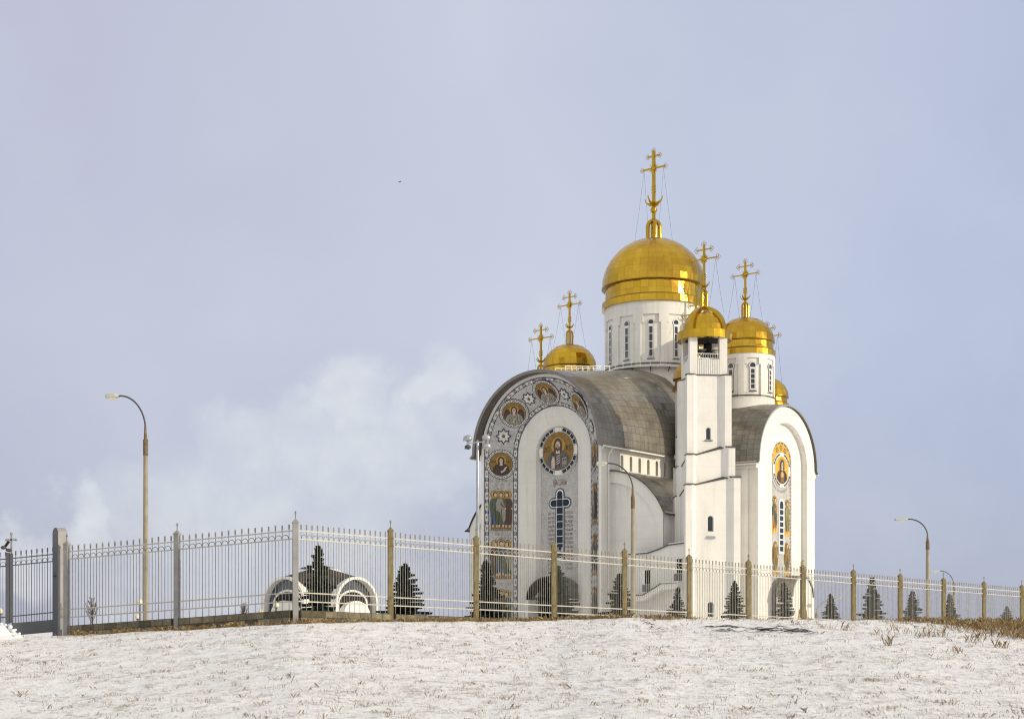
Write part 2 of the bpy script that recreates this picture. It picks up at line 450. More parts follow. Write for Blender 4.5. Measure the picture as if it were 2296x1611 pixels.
# north front, east arm, core (unseen sides kept plain)
mb.face([(-SX, u, z) for u, z in archpath(6.77, ZS2, 0)], 'plaster')
mb.face([(u, 19, z) for u, z in archpath(8.45, ZS, 0)], 'plaster')
for sx in (-1, 1): mb.face([(sx * 8.45, 6, 0), (sx * 8.45, 19, 0), (sx * 8.45, 19, 22.5), (sx * 8.45, 6, 22.5)], 'plaster')
# corner towers under the small domes
for sx in (-1, 1):
    for sy in (-1, 1):
        mb.lathe([(2.35, 0), (2.35, 30.2)], 'plaster', 32, (sx * 11.2, sy * 8.3, 0))
        mb.lathe([(2.5, 22.0), (2.5, 22.5), (2.36, 22.5)], 'plaster', 32, (sx * 11.2, sy * 8.3, 0))
# corner aisles with a half-arched west wall
def aisle(sx, yw, yb):
    out = [(8 + 8 * cos(radians(a)), 11.75 + 8 * sin(radians(a))) for a in [86.8 - (86.8 - 23.4) * k / 14 for k in range(15)]] + [(15.4, 0)]
    inn = [(8 + 6.75 * cos(radians(a)), 11.75 + 6.75 * sin(radians(a))) for a in [86.2 * (1 - k / 14) for k in range(15)]] + [(14.75, 0)]
    for i in range(15):
        mb.face([(sx * out[i][0], yw, out[i][1]), (sx * out[i + 1][0], yw, out[i + 1][1]), (sx * inn[i + 1][0], yw, inn[i + 1][1]), (sx * inn[i][0], yw, inn[i][1])], 'plaster')
        mb.face([(sx * inn[i][0], yw, inn[i][1]), (sx * inn[i + 1][0], yw, inn[i + 1][1]), (sx * inn[i + 1][0], yw + .3, inn[i + 1][1]), (sx * inn[i][0], yw + .3, inn[i][1])], 'plaster')
    mb.face([(sx * u, yw + .3, z) for u, z in inn] + [(sx * 8.45, yw + .3, 0)], 'plaster')
    mb.face([(sx * 15.4, yw, 0), (sx * 15.4, yb, 0), (sx * 15.4, yb, 14.95), (sx * 15.4, yw, 14.95)], 'plaster')
    return out
oA = aisle(1, -21.5, -6.8); oB = aisle(-1, -17, -6.8)
walls = mb.build('wall', cath)
mb = MB()
for c, hw, sl, sp in gal:
    arched_window(walls, PG, c, hw, sl, sp, .4, 0, fr=.05)

# ---- roofs
def barrel(P, y0, y1, rx, za, zb, zs, step=.8, n=36, flare=.42, pw=1.2, lip=.36, soff=1.15, edge='lip_metal'):
    mb = MB(); rows = []; ny = int((y1 - y0) / step)
    prof = lambda r, rz: [(-(r + flare), zs - .42), (-(r + flare * .35), zs - .18)] + [(-r * cos(pi * k / n), zs + rz * sin(pi * k / n)) for k in range(n + 1)] + [(r + flare * .35, zs - .18), (r + flare, zs - .42)]
    for i in range(ny + 1):
        t = i / ny
        rows.append([P(u, z, y0 + (y1 - y0) * t) for u, z in prof(rx, za + (zb - za) * t ** pw)])
    mb.panels(rows, 'roof_metal')
    a = prof(rx, za); b = prof(rx - lip, za - lip)
    for i in range(len(a) - 1):
        mb.face([P(*a[i], y0), P(*a[i + 1], y0), P(*b[i + 1], y0), P(*b[i], y0)], edge)
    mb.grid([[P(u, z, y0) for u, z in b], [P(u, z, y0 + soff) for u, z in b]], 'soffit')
    # gutters
    for s in (-1, 1):
        mb.tube([P(s * (rx + flare + .05), zs - .44, y0 + .1), P(s * (rx + flare + .05), zs - .44, y0 + .6 * (y1 - y0))], .09, 'trim_white', 6)
    return mb.build('roof', cath)
barrel(lambda u, z, y: (u, y, z), -24.25, -4.2, 8.95, 8.75, 11.6, ZS)
barrel(lambda u, z, y: (-y, u, z), -18.75, -4.4, 7.0, 7.0, 9.2, ZS2, soff=.3, lip=.2, flare=.3, edge='galvanised')
barrel(lambda u, z, y: (y, u, z), -19.0, -4.4, 7.15, 7.15, 9.2, ZS2, soff=.55, lip=.3)
barrel(lambda u, z, y: (u, -y, z), -20, -4.4, 8.95, 8.75, 11.6, ZS, 1.6, 18)
for sx, out, yw, yb in ((1, oA, -21.7, -7), (-1, oB, -17.2, -7)):
    mb = MB(); rows = []; ny = 16
    pr = [(u + .06, z + .1) for u, z in out[:15]] + [(15.95, 14.62)]
    for i in range(ny + 1): rows.append([(sx * u, yw + (yb - yw) * i / ny, z) for u, z in pr])
    mb.panels(rows, 'roof_metal')
    for a, b in zip(pr, pr[1:]):
        mb.face([(sx * a[0], yw, a[1]), (sx * b[0], yw, b[1]), (sx * b[0], yw, b[1] - .16), (sx * a[0], yw, a[1] - .16)], 'dark_metal')
    mb.bar((sx * 15.95, yw, 14.6), (sx * 15.95, yw + 6, 14.6), .16, 'dark_metal')
    mb.face([(sx * 15.3, yw + .2, 14.98), (sx * 15.95, yw + .2, 14.74), (sx * 15.95, yw + 1.9, 14.74), (sx * 15.3, yw + 1.6, 14.98)], 'snow_clump')
    mb.build('roof', cath)
# second corner vault, turned toward the transept
mb = MB(); rows = []
arcB = [(-6.3 - 8 * cos(radians(a)), 11.95 + 8 * sin(radians(a))) for a in [86.6 - (86.6 - 20) * k / 14 for k in range(15)]]
for i in range(12): rows.append([(8.4 + 8 * i / 11, y, z) for y, z in arcB])
mb.panels(rows, 'roof_metal')
mb.face([(16.3, y, z - .05) for y, z in arcB] + [(16.3, arcB[-1][0], 0), (16.3, -6.8, 0)], 'plaster')
mb.build('roof', cath)
# rain pipes
mb = MB()
mb.tube([(9.3, -22.3, 22.1), (9.1, -22.2, 21.8), (8.62, -22.0, 21.4), (8.62, -22.0, .3)], .075, 'trim_white', 6)
mb.build('downpipe', cath)
# safety rail on the roof ridge in front of the far dome
mb = MB()
def rr(y): return ZS + 8.75 + 2.85 * ((y + 24.25) / 20.05) ** 1.2
def rtop(x, y): return ZS + (rr(y) - ZS) * sqrt(max(0, 1 - (x / 8.95) ** 2))
ys = [-18.6 + k * 1.1 for k in range(9)]
for x0 in (-1.2, .2):
    tops = [(x0, y, rtop(x0, y) + .55) for y in ys]
    for p in tops: mb.bar((p[0], p[1], p[2] - .58), p, .07, 'trim_white')
    for a, b in zip(tops, tops[1:]): mb.bar(a, b, .07, 'trim_white')
mb.build('roof_railing', cath)

# frozen snow left near the ridge and in the valleys
random.seed(31); mb = MB()
for _ in range(46):
    y = random.uniform(-23.6, -12.5); x = random.uniform(-.5, 4.6) * (.5 + .5 * random.random()); l = random.uniform(.25, 1.1); w_ = random.uniform(.03, .09)
    mb.face([(x - w_, y, rtop(x - w_, y) + .05), (x + w_, y + .1, rtop(x + w_, y + .1) + .05), (x + w_ * .4, y + l, rtop(x + w_ * .4, y + l) + .05), (x - w_ * .6, y + l * .8, rtop(x - w_ * .6, y + l * .8) + .05)], 'snow_clump')
for p, s_ in (((9.2, -8.4, 27.2), .5), ((9.3, -8.2, 26.6), .45), ((9.6, -8.6, 22.4), .45), ((9.9, -9.0, 22.2), .3), ((13.0, -12.4, 18.2), .35)):
    mb.ball(p, s_, 'snow_clump', 9, 6, (.7, .8, 1.1))
mb.build('roof_snow', cath)
# ---- crosses, lanterns, domes
def ring_end(mb, c, ax, r=.14):
    c = Vector(c); ax = Vector(ax)
    o = Vector((0, 0, 1)) if abs(ax.z) < .5 else Vector((1, 0, 0))
    for d in (ax, o, -o):
        m = c + d * r * 1.3
        e1, e2 = ax, o
        mb.tube([m + (e1 * cos(2 * pi * k / 9) + e2 * sin(2 * pi * k / 9)) * r for k in range(9)], .028, 'gold_smooth', 4, closed=True)
def make_cross(parent, c, z0, big=False, chains=None):
    mb = MB(); x, y = c; w = .32 if big else .20
    H = dict(cres=2.26, main=6.1, up=7.6, top=8.25, k=(3.15, 3.5, 3.85), span=1.62, us=.82, cr=1.35, sun=.62, ball=.95) if big else dict(cres=.5, main=3.1, up=4.1, top=4.62, k=(.98, 1.22, 1.46), span=1.62, us=.82, cr=.68, sun=.5, ball=0)
    mb.bar((x, y, z0 - .3), (x, y, z0 + H['top']), w, 'gold_smooth')
    for h, sp in ((H['main'], H['span']), (H['up'], H['us'])):
        mb.bar((x - sp, y, z0 + h), (x + sp, y, z0 + h), w * .6, 'gold_smooth', w * .62)
        for s in (-1, 1): ring_end(mb, (x + s * (sp + .05), y, z0 + h), (s, 0, 0))
    ring_end(mb, (x, y, z0 + H['top'] + .05), (0, 0, 1))
    # sunburst
    zc = z0 + H['main']; R = H['sun']
    mb.ball((x, y - .1, zc), R * .48, 'gold_smooth', 14, 8, (1, .55, 1))
    for k in range(20):
        a = 2 * pi * (k + .5) / 20; L = R * (1.35 if k % 2 else 1.1)
        p = Vector((x, y - .06, zc)); d = Vector((cos(a), 0, sin(a))); n = Vector((-sin(a), 0, cos(a))) * .055
        mb.face([p + d * R * .4 - n, p + d * R * .4 + n, p + d * L], 'gold_smooth')
        mb.face([p + d * R * .4 - n + Vector((0, .12, 0)), p + d * R * .4 + n + Vector((0, .12, 0)), p + d * L], 'gold_smooth')
    # crescents, one across the other
    zc = z0 + H['cres']; R = H['cr']
    for ax in ((1, 0), (0, 1)):
        o = []; i = []
        for k in range(13):
            a = radians(190 + 160 * k / 12)
            o.append((R * cos(a), R * sin(a))); t = abs(k - 6) / 6
            i.append((R * cos(a) * (.97 - .06 * (1 - t)), R * sin(a) * (.55 + .42 * t) ))
        for t in (-.07, .07):
            P = lambda p: (x + ax[0] * p[0] + ax[1] * t, y + ax[1] * p[0] + ax[0] * t, zc + p[1] + R * .35)
            for a, b, c2, d in zip(o, o[1:], i[1:], i): mb.face([P(a), P(b), P(c2), P(d)], 'gold_smooth')
        Pm = lambda p, t: (x + ax[0] * p[0] + ax[1] * t, y + ax[1] * p[0] + ax[0] * t, zc + p[1] + R * .35)
        for L in (o, i):
            for a, b in zip(L, L[1:]): mb.face([Pm(a, -.07), Pm(b, -.07), Pm(b, .07), Pm(a, .07)], 'gold_smooth')
    for h in H['k']:
        for s in (-1, 1): mb.ball((x + s * (w * .5 + .12), y, z0 + h), .085, 'gold_smooth', 6, 4)
    if H['ball']: mb.ball((x, y, z0 + H['ball']), .42, 'gold_smooth', 16, 10)
    o = mb.build('cross', parent)
    if chains:
        mb = MB()
        for s in (-1, 1):
            for t in (-1, 1):
                a = Vector((x + s * (H['span'] - .2), y, z0 + H['main'] - .1)); b = Vector((x + s * chains[0], y + t * chains[0], chains[1]))
                pts = [a.lerp(b, k / 8) - Vector((0, 0, .25 * sin(pi * k / 8))) for k in range(9)]
                mb.tube(pts, .013, 'dark_metal', 3, caps=False)
                for k in range(1, 8): mb.ball(a.lerp(b, k / 8) - Vector((0, 0, .25 * sin(pi * k / 8))), .032, 'dark_metal', 4, 3)
        mb.build('guy_chain', parent)
    return o
def make_lantern(parent, c, z0, W, H):
    """two crossing round-headed gold arches with a ball inside"""
    mb = MB(); x, y = c; t = W * .125; r = W / 2 - t
    for ax in ((.7071, .7071), (-.7071, .7071)):
        pts = [(-r, 0), (-r, H - r - t)] + [(-r * cos(pi * k / 10), H - r - t + r * sin(pi * k / 10)) for k in range(1, 10)] + [(r, H - r - t), (r, 0)]
        mb.tube([(x + ax[0] * u, y + ax[1] * u, z0 - .15 + v) for u, v in pts], t, 'gold_smooth', 8, caps=False)
    mb.ball((x, y, z0 + H * .66), W * .17, 'gold_smooth', 14, 10)
    mb.tube([(x, y, z0 - .2), (x, y, z0 + H * .5)], W * .055, 'gold_smooth', 8)
    mb.tube([(x, y, z0 - .2), (x, y, z0 + .18)], W * .14, 'bronze', 8)
    return mb.build('lantern', parent)
def make_dome(parent, c, R, ztop, zlip, zrim, rimh, n, rows, rb, rr_, jit):
    """golden dome: panelled cap, lip, band and rim"""
    mb = MB(); h = ztop - zlip
    prof = [(R * cos(radians(a)) * (1 + .0 * a), zlip + h * sin(radians(a))) for a in [84 * (1 - k / rows) for k in range(rows + 1)]]
    mb.lathe(prof[3 if n > 30 else 2:], 'gold', n, (c[0], c[1], 0), panel=True, jit=jit)
    mb.lathe(prof[:4 if n > 30 else 3], 'gold_worn_sheen', n, (c[0], c[1], 0), panel=True, jit=jit)
    mb.lathe([(.0, ztop + .0), (prof[0][0] + .05, prof[0][1])], 'gold', n, (c[0], c[1], 0))
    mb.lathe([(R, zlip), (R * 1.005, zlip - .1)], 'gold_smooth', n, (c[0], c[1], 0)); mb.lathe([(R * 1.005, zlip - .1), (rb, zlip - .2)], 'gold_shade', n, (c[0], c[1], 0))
    zb = zrim + rimh
    mb.lathe([(rb, zlip - .18), (rb, (zlip + zb) / 2 - .1), (rb * 1.01, zb)], 'gold', n, (c[0], c[1], 0), panel=True, jit=jit)
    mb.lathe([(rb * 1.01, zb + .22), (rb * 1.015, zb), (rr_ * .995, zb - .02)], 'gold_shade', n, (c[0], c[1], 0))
    mb.lathe([(rr_, zb), (rr_, zrim)], 'gold', n, (c[0], c[1], 0), panel=True, jit=jit * .6)
    mb.lathe([(rr_, zrim), (rb * .9, zrim - .02)], 'gold_smooth', n, (c[0], c[1], 0))
    return mb.build('dome', parent)

def make_drum(c, R, zb, ztop, zp0, zp1, nb, win, a0=0, n=96):
    """drum with piers between recessed window bays; win = (round-head half width, slit half width, sill, neck, top)"""
    mb = MB(); cx, cy = c
    rin = R - .2
    mb.lathe([(rin, zb), (rin, zp1)], 'plaster', n, (cx, cy, 0))
    mb.lathe([(R, zb - 6), (R, zp0 - .3), (R - .02, zp0 - .3), (R - .02, zp0), (rin, zp0 + .06)], 'plaster', n, (cx, cy, 0))
    mb.lathe([(R + .05, zp0 - .05), (R + .05, zp0 + .07), (rin + .02, zp0 + .14)], 'dark_metal', n, (cx, cy, 0))
    mb.lathe([(rin, zp1 + .3), (rin, zp1), (R, zp1), (R, ztop)], 'plaster', n, (cx, cy, 0), smooth=False)
    def seg(a, w, r, z0, z1):
        k = 4; A = [a - w + 2 * w * i / k for i in range(k + 1)]
        mb.grid([[(cx + r * cos(t), cy + r * sin(t), z) for t in A] for z in (z0, z1)], 'plaster', False)
        for t in (A[0], A[-1]):
            mb.face([(cx + rin * .98 * cos(t), cy + rin * .98 * sin(t), z0), (cx + r * cos(t), cy + r * sin(t), z0), (cx + r * cos(t), cy + r * sin(t), z1), (cx + rin * .98 * cos(t), cy + rin * .98 * sin(t), z1)], 'plaster')
        for z in (z0, z1):
            mb.face([(cx + r * cos(t), cy + r * sin(t), z) for t in A] + [(cx + rin * .98 * cos(t), cy + rin * .98 * sin(t), z) for t in reversed(A)], 'plaster')
    H = zp1 - zp0
    for k in range(nb):
        a = a0 + 2 * pi * (k + .5) / nb
        seg(a, .36 / R, R + .0, zp0 - .25, zp1 - H * .17)
        seg(a, .62 / R, R + .0, zp1 - H * .17, zp1)
    d = mb.build('drum', cath)
    ra, hw, sl, nk, tp = win
    for k in range(nb):
        a = a0 + 2 * pi * k / nb
        N = Vector((cos(a), sin(a), 0)); pl = Pl(Vector((cx, cy, 0)) + N * rin * .985, N)
        wb = MB()
        arc = [(ra * cos(radians(t)), tp - ra + ra * sin(radians(t))) for t in range(-40, 221, 13)]
        g = .06
        def outline(e):
            A = [((ra + e) * cos(radians(t)), tp - ra + (ra + e) * sin(radians(t))) for t in range(-40, 221, 13)]
            return [(hw + e, sl - e), (hw + e, nk)] + A + [(-hw - e, nk), (-hw - e, sl - e)]
        for e, dd, m in ((.10, .10, 'lip_metal'), (.06, .16, 'trim_white')):
            o_ = outline(e); pl.poly(wb, o_, dd, m)
            for p, q in zip(o_, o_[1:] + o_[:1]): wb.face([pl(*p, 0), pl(*q, 0), pl(*q, dd), pl(*p, dd)], m)
        gl = 'glass_dark' if k % 3 else 'glass_gray'
        pl.poly(wb, [((ra - .02) * cos(radians(t)), tp - ra + (ra - .02) * sin(radians(t))) for t in range(-38, 219, 16)], .165, gl)
        np_ = 4; hh = (nk - .1 - sl) / np_
        for i in range(np_):
            pl.rect(wb, -hw + .02, hw - .02, sl + hh * i + g, sl + hh * (i + 1) - .02, .165, gl)
        pl.rect(wb, -hw - .24, hw + .24, sl - .32, sl - .2, .2, 'dark_metal')
        wb.build('window', d)
    return d
# central drum and dome
drum = make_drum((0, 0), 6.08, 34.3, 42.1, 34.5, 40.4, 12, (.34, .22, 35.3, 39.05, 39.75), pi / 6 * 0)
mb = MB()   # walkway ring at the foot of the drum
mb.lathe([(6.1, 34.05), (6.75, 34.1), (6.75, 34.0), (6.1, 33.9)], 'trim_white', 72, smooth=False)
for k in range(36):
    a = 2 * pi * k / 36; mb.bar((6.7 * cos(a), 6.7 * sin(a), 34.05), (6.7 * cos(a), 6.7 * sin(a), 34.75), .035, 'trim_white')
    if k % 2 == 0: mb.bar((6.1 * cos(a), 6.1 * sin(a), 33.55), (6.7 * cos(a), 6.7 * sin(a), 34.0), .09, 'dark_metal')
mb.build('walkway', drum)
dm = make_dome(cath, (0, 0), 6.42, 50.9, 44.75, 42.0, .8, 40, 11, 5.98, 6.42, .018)
make_lantern(dm, (0, 0), 50.8, 2.0, 2.75); make_cross(dm, (0, 0), 53.5, True, (1.7, 50.4))
# transept domes
for cx in (12.9, -12.9):
    make_drum((cx, 0), 3.45, 29.7, 34.75, 29.75, 34.15, 8, (.36, .24, 30.5, 32.95, 33.6), pi / 4 * 0, 64)
    d = make_dome(cath, (cx, 0), 3.47, 39.5, 36.5, 34.7, .62, 28, 6, 3.3, 3.55, .014)
    make_lantern(d, (cx, 0), 39.4, .98, 2.1); make_cross(d, (cx, 0), 41.45, False, (1.5, 39.0))
# corner domes
for sx in (1, -1):
    for sy in (-1, 1):
        c = (sx * 11.2, sy * 8.3)
        d = make_dome(cath, c, 2.62, 33.7, 31.25, 29.9, .45, 22, 5, 2.42, 2.66, .012)
        make_lantern(d, c, 33.6, .95, 2.1); make_cross(d, c, 35.65, False, (1.3, 33.2))
# ================================================================ MOSAICS
SPL = Vector((2.89, 2.64, 0)).length
NSP = 2.64 / SPL, 2.89 / SPL
def band_pt(q, v, off=0):
    """q: distance along the arch from its crown (left negative) measured at mid radius; v across 0 outer .. 1 inner"""
    r = 8.05 - 2.89 * v; y = WY + 2.64 * v; rm = 6.6; half = rm * pi / 2
    if abs(q) <= half:
        a = q / rm; d = Vector((sin(a), 0, cos(a))); z = ZS
    else:
        d = Vector((1 if q > 0 else -1, 0, 0)); z = ZS - (abs(q) - half)
    p = d * r + Vector((0, y, z)); n = d * -NSP[0] + Vector((0, -NSP[1], 0))
    return p + n * off, n
def band_plane(q, v, off):
    p, n = band_pt(q, v, off); return Pl(p, n)
qz = lambda z: 6.6 * pi / 2 + (ZS - z)         # q for a height on the straight part

def strip(mb, v0, v1, mat, off, q0=-32.5, q1=32.5, n=150):
    L = []
    for k in range(n + 1):
        q = q0 + (q1 - q0) * k / n; L.append((band_pt(q, v0, off)[0], band_pt(q, v1, off)[0]))
    mb.grid([[a for a, b in L], [b for a, b in L]], mat, False)
mb = MB()
for vs, inner in ((.03, 0), (.87, 1)):
    strip(mb, vs, vs + .10, 'm_white', .012); strip(mb, vs - .012, vs + .006, 'm_navy', .02); strip(mb, vs + .094, vs + .112, 'm_navy', .02)
    strip(mb, vs + (.122 if inner else -.034), vs + (.135 if inner else -.022), 'm_navy', .02)
    q = -31.8; k = 0
    while q < 32:
        for c0, c1, m, vv in (((q - .19, q + .19, 'm_navy', (.0, .1)), (q - .13, q + .13, 'm_white', (.022, .078)), (q - .07, q + .07, 'm_navy', (.034, .066))) if k % 2 == 0 else ((q - .13, q + .13, 'm_ochre', (.034, .066)),)):
            d = .024 if m == 'm_navy' and vv[0] == 0 else .034 if m == 'm_white' else .044
            mb.face([band_pt(c0, vs + vv[0], d)[0], band_pt(c1, vs + vv[0], d)[0], band_pt(c1, vs + vv[1], d)[0], band_pt(c0, vs + vv[1], d)[0]], m)
        q += .62; k += 1
mb.build('mosaic_border', front)

def clip(pts, r):
    out = []
    for u, v in pts:
        L = hypot(u, v); s = r * .985 / L if L > r * .985 else 1
        out.append((u * s, v * s))
    return out
def bust(mb, pl, r, kind, d0=.0):
    """half-length figure on a gold disc"""
    P = lambda pts, d, m: pl.poly(mb, clip([(u * r, v * r) for u, v in pts], r), d0 + d, m)
    pl.disc(mb, 0, 0, r, r, d0, 'm_amber' if kind == 'orans' else 'm_gold', 32)
    hy = .30 if kind != 'orans' else .38
    pl.disc(mb, 0, hy * r, .47 * r, .47 * r, d0 + .008, 'm_dark', 24); pl.disc(mb, 0, hy * r, .445 * r, .445 * r, d0 + .016, 'm_halo', 24)
    robe = {'mother': 'm_dark', 'angel': 'm_robe_light', 'lord': 'm_robe_grey', 'orans': 'm_robe_brown'}[kind]
    if kind == 'angel':
        for s in (-1, 1):
            P([(s * .30, .0), (s * .42, .34), (s * .62, .42), (s * .80, .25), (s * .88, -.1), (s * .82, -.5), (s * .55, -.62), (s * .42, -.3)], .02, 'm_dark')
            P([(s * .5, .05), (s * .66, .2), (s * .74, -.1), (s * .62, -.4)], .026, 'm_robe_brown')
    P([(-.80, -.62), (-.66, -.25), (-.44, -.04), (-.2, .04), (.2, .04), (.44, -.04), (.66, -.25), (.80, -.62), (.6, -.8), (.3, -.94), (0, -.98), (-.3, -.94), (-.6, -.8)], .03, robe)
    fold = {'mother': 'm_robe_brown', 'angel': 'm_robe_grey', 'lord': 'm_dark', 'orans': 'm_dark'}[kind]
    for k in range(5):
        x = -.5 + .24 * k
        P([(x, -.25 - .05 * (k % 2)), (x + .045, -.25), (x + .16, -.8), (x + .09, -.82)], .036, fold)
    if kind == 'lord':
        P([(-.45, -.1), (-.3, .02), (.05, -.5), (-.1, -.85), (-.25, -.9)], .038, 'm_robe_brown')
        for k in range(4): P([(-.1, -.3 - .12 * k), (.12, -.2 - .12 * k), (.13, -.23 - .12 * k), (-.1, -.345 - .12 * k)], .046, 'm_white')
    # hair or veil, face
    hair = 'm_robe_brown' if kind in ('lord', 'angel') else 'm_dark'
    hw = .27 if kind in ('mother', 'orans') else .25
    P([(-hw, hy - .25), (-hw - .03, hy), (-hw + .02, hy + .2), (-.13, hy + .33), (0, hy + .37), (.13, hy + .33), (hw - .02, hy + .2), (hw + .03, hy), (hw, hy - .25), (.2, hy - .42), (-.2, hy - .42)], .044, hair)
    P([(-.1, hy - .2), (.1, hy - .2), (.14, hy - .42), (-.14, hy - .42)], .050, 'm_skin')
    pl.disc(mb, 0, (hy - .02) * r, .155 * r, .235 * r, d0 + .056, 'm_skin', 16)
    for s in (-1, 1): pl.disc(mb, s * .065 * r, (hy + .03) * r, .035 * r, .022 * r, d0 + .064, 'm_dark', 8)
    P([(-.018, hy + .02), (.018, hy + .02), (.03, hy - .08), (-.03, hy - .08)], .062, 'm_robe_brown')
    if kind == 'lord':
        P([(-.13, hy - .08), (0, hy - .1), (.13, hy - .08), (.1, hy - .24), (0, hy - .32), (-.1, hy - .24)], .068, 'm_robe_brown')
        P([(-.05, hy - .13), (.05, hy - .13), (.05, hy - .155), (-.05, hy - .155)], .074, 'm_skin')
        P([(.25, -.32), (.62, -.30), (.62, -.86), (.25, -.88)], .05, 'm_dark'); P([(.28, -.35), (.59, -.33), (.59, -.83), (.28, -.85)], .058, 'm_robe_light')
        for a in (.34, .48):
            for b in (-.45, -.74): P([(a, b - .06), (a + .08, b - .06), (a + .08, b + .03), (a, b + .03)], .066, 'm_robe_brown')
        P([(-.42, -.5), (-.36, -.36), (-.31, -.2), (-.27, -.34), (-.23, -.22), (-.2, -.4), (-.16, -.62), (-.2, -.92), (-.4, -.88)], .056, 'm_skin')
        write(mb, pl, 'ІС', -.72 * r, -.0 * r, .36 * r, d0 + .03, 'm_dark'); write(mb, pl, 'ХС', .70 * r, -.0 * r, .36 * r, d0 + .03, 'm_dark')
    elif kind == 'mother':
        P([(.2, -.5), (.3, -.3), (.5, -.2), (.52, -.28), (.4, -.4), (.36, -.6)], .05, 'm_skin'); P([(-.05, -.62), (.25, -.5), (.3, -.62), (.0, -.78)], .05, 'm_skin')
        write(mb, pl, 'МР', -.70 * r, .1 * r, .3 * r, d0 + .03, 'm_dark'); write(mb, pl, 'ѲУ', .70 * r, .1 * r, .3 * r, d0 + .03, 'm_dark')
    elif kind == 'orans':
        pl.disc(mb, 0, -.35 * r, .25 * r, .25 * r, d0 + .05, 'm_halo', 16); pl.disc(mb, 0, -.36 * r, .12 * r, .15 * r, d0 + .058, 'm_skin', 12)
        P([(-.22, -.55), (.22, -.55), (.3, -.9), (-.3, -.9)], .054, 'm_ochre')
    else:
        P([(-.2, -.75), (.05, -.35), (.12, -.4), (-.08, -.8)], .05, 'm_skin'); P([(.1, -.7), (.2, -.4), (.28, -.5), (.25, -.8)], .05, 'm_robe_light')
def medallion(pl, r, kind, parent, thick=.16, ring=True):
    mb = MB(); R = r * 1.3 if ring else r
    if thick: # rim of the raised plate
        for k in range(32):
            a, b = 2 * pi * k / 32, 2 * pi * (k + 1) / 32
            mb.face([pl(R * cos(a), R * sin(a), 0), pl(R * cos(b), R * sin(b), 0), pl(R * cos(b), R * sin(b), -thick), pl(R * cos(a), R * sin(a), -thick)], 'm_navy')
    if ring:
        pl.ring(mb, 0, 0, r, R, 0, 'm_white'); pl.ring(mb, 0, 0, R * .965, R, .01, 'm_navy'); pl.ring(mb, 0, 0, r, r * 1.045, .01, 'm_navy')
        for k in range(24):
            a = 2 * pi * k / 24; m = (r + R) / 2; s = .16 * (R - r) / .4
            c = (m * cos(a), m * sin(a)); e = (cos(a), sin(a)); t = (-sin(a), cos(a))
            sq = lambda w, h: [(c[0] + e[0] * i * h + t[0] * j * w, c[1] + e[1] * i * h + t[1] * j * w) for i, j in ((-1, -1), (1, -1), (1, 1), (-1, 1))]
            if k % 2 == 0:
                pl.poly(mb, sq(.17, (R - r) * .45), .012, 'm_navy'); pl.poly(mb, sq(.12, (R - r) * .33), .02, 'm_white'); pl.poly(mb, sq(.055, .055), .028, 'm_navy')
            else: pl.poly(mb, sq(.1, .05), .012, 'm_ochre')
    bust(mb, pl, r, kind, .012)
    return mb.build('medallion', parent)
def star(pl, r, parent):
    mb = MB()
    pl.star(mb, 0, 0, r, .02, 'm_navy'); pl.star(mb, 0, 0, r * .78, .03, 'm_white'); pl.disc(mb, 0, 0, r * .2, r * .2, .04, 'm_robe_brown', 12); pl.disc(mb, 0, 0, r * .12, r * .12, .05, 'm_ochre', 10)
    return mb.build('star', parent)
def saint(mb, pl, u, v, h, robe, cloak, d=0, wings=False, turn=0):
    """full-length robed figure of height h standing at (u, v)"""
    P = lambda pts, dd, m: pl.poly(mb, [(u + a * h, v + b * h) for a, b in pts], d + dd, m)
    if wings:
        for s in (-1, 1): P([(s * .05, .78), (s * .13, .86), (s * .19, .74), (s * .19, .45), (s * .14, .22), (s * .1, .5)], .012, 'm_ochre')
    pl.disc(mb, u, v + .885 * h, .115 * h, .115 * h, d + .02, 'm_dark', 16); pl.disc(mb, u, v + .885 * h, .105 * h, .105 * h, d + .028, 'm_halo', 16)
    P([(-.10, .06), (-.12, .45), (-.14, .66), (-.09, .77), (.09, .77), (.14, .66), (.13, .45), (.11, .06)], .036, robe)
    P([(-.14, .66), (-.09, .77), (.03, .77), (.13, .5), (.12, .2), (.05, .12), (-.04, .42), (-.13, .45)], .044, cloak)
    P([(-.08, .06), (-.05, .06), (-.03, .4), (-.05, .4)], .05, 'm_dark'); P([(.03, .1), (.05, .1), (.02, .5), (0, .5)], .052, 'm_dark')
    P([(-.02, .62), (.1, .5), (.115, .53), (.0, .68)], .054, robe); P([(.09, .5), (.13, .47), (.14, .52), (.11, .54)], .056, 'm_skin')
    P([(-.07, 0), (-.02, .0), (-.03, .07), (-.07, .07)], .04, 'm_skin'); P([(.03, 0), (.08, .0), (.08, .07), (.04, .07)], .04, 'm_skin')
    pl.disc(mb, u + turn * .012 * h, v + .885 * h, .058 * h, .075 * h, d + .06, 'm_robe_brown', 14); pl.disc(mb, u + turn * .02 * h, v + .87 * h, .04 * h, .056 * h, d + .068, 'm_skin', 12)
def letters(pl, rows, size, pitch, parent, mat='m_text', width=None, align='CENTER', rowgap=None):
    mb = MB()
    for i, t in enumerate(rows):
        for x, s in ([(0, t)] if isinstance(t, str) else t):
            write(mb, pl, s, x, -i * pitch, size, .03, mat, align, width=width if isinstance(t, str) else None, squash=.8)
    return mb.build('inscription', parent)

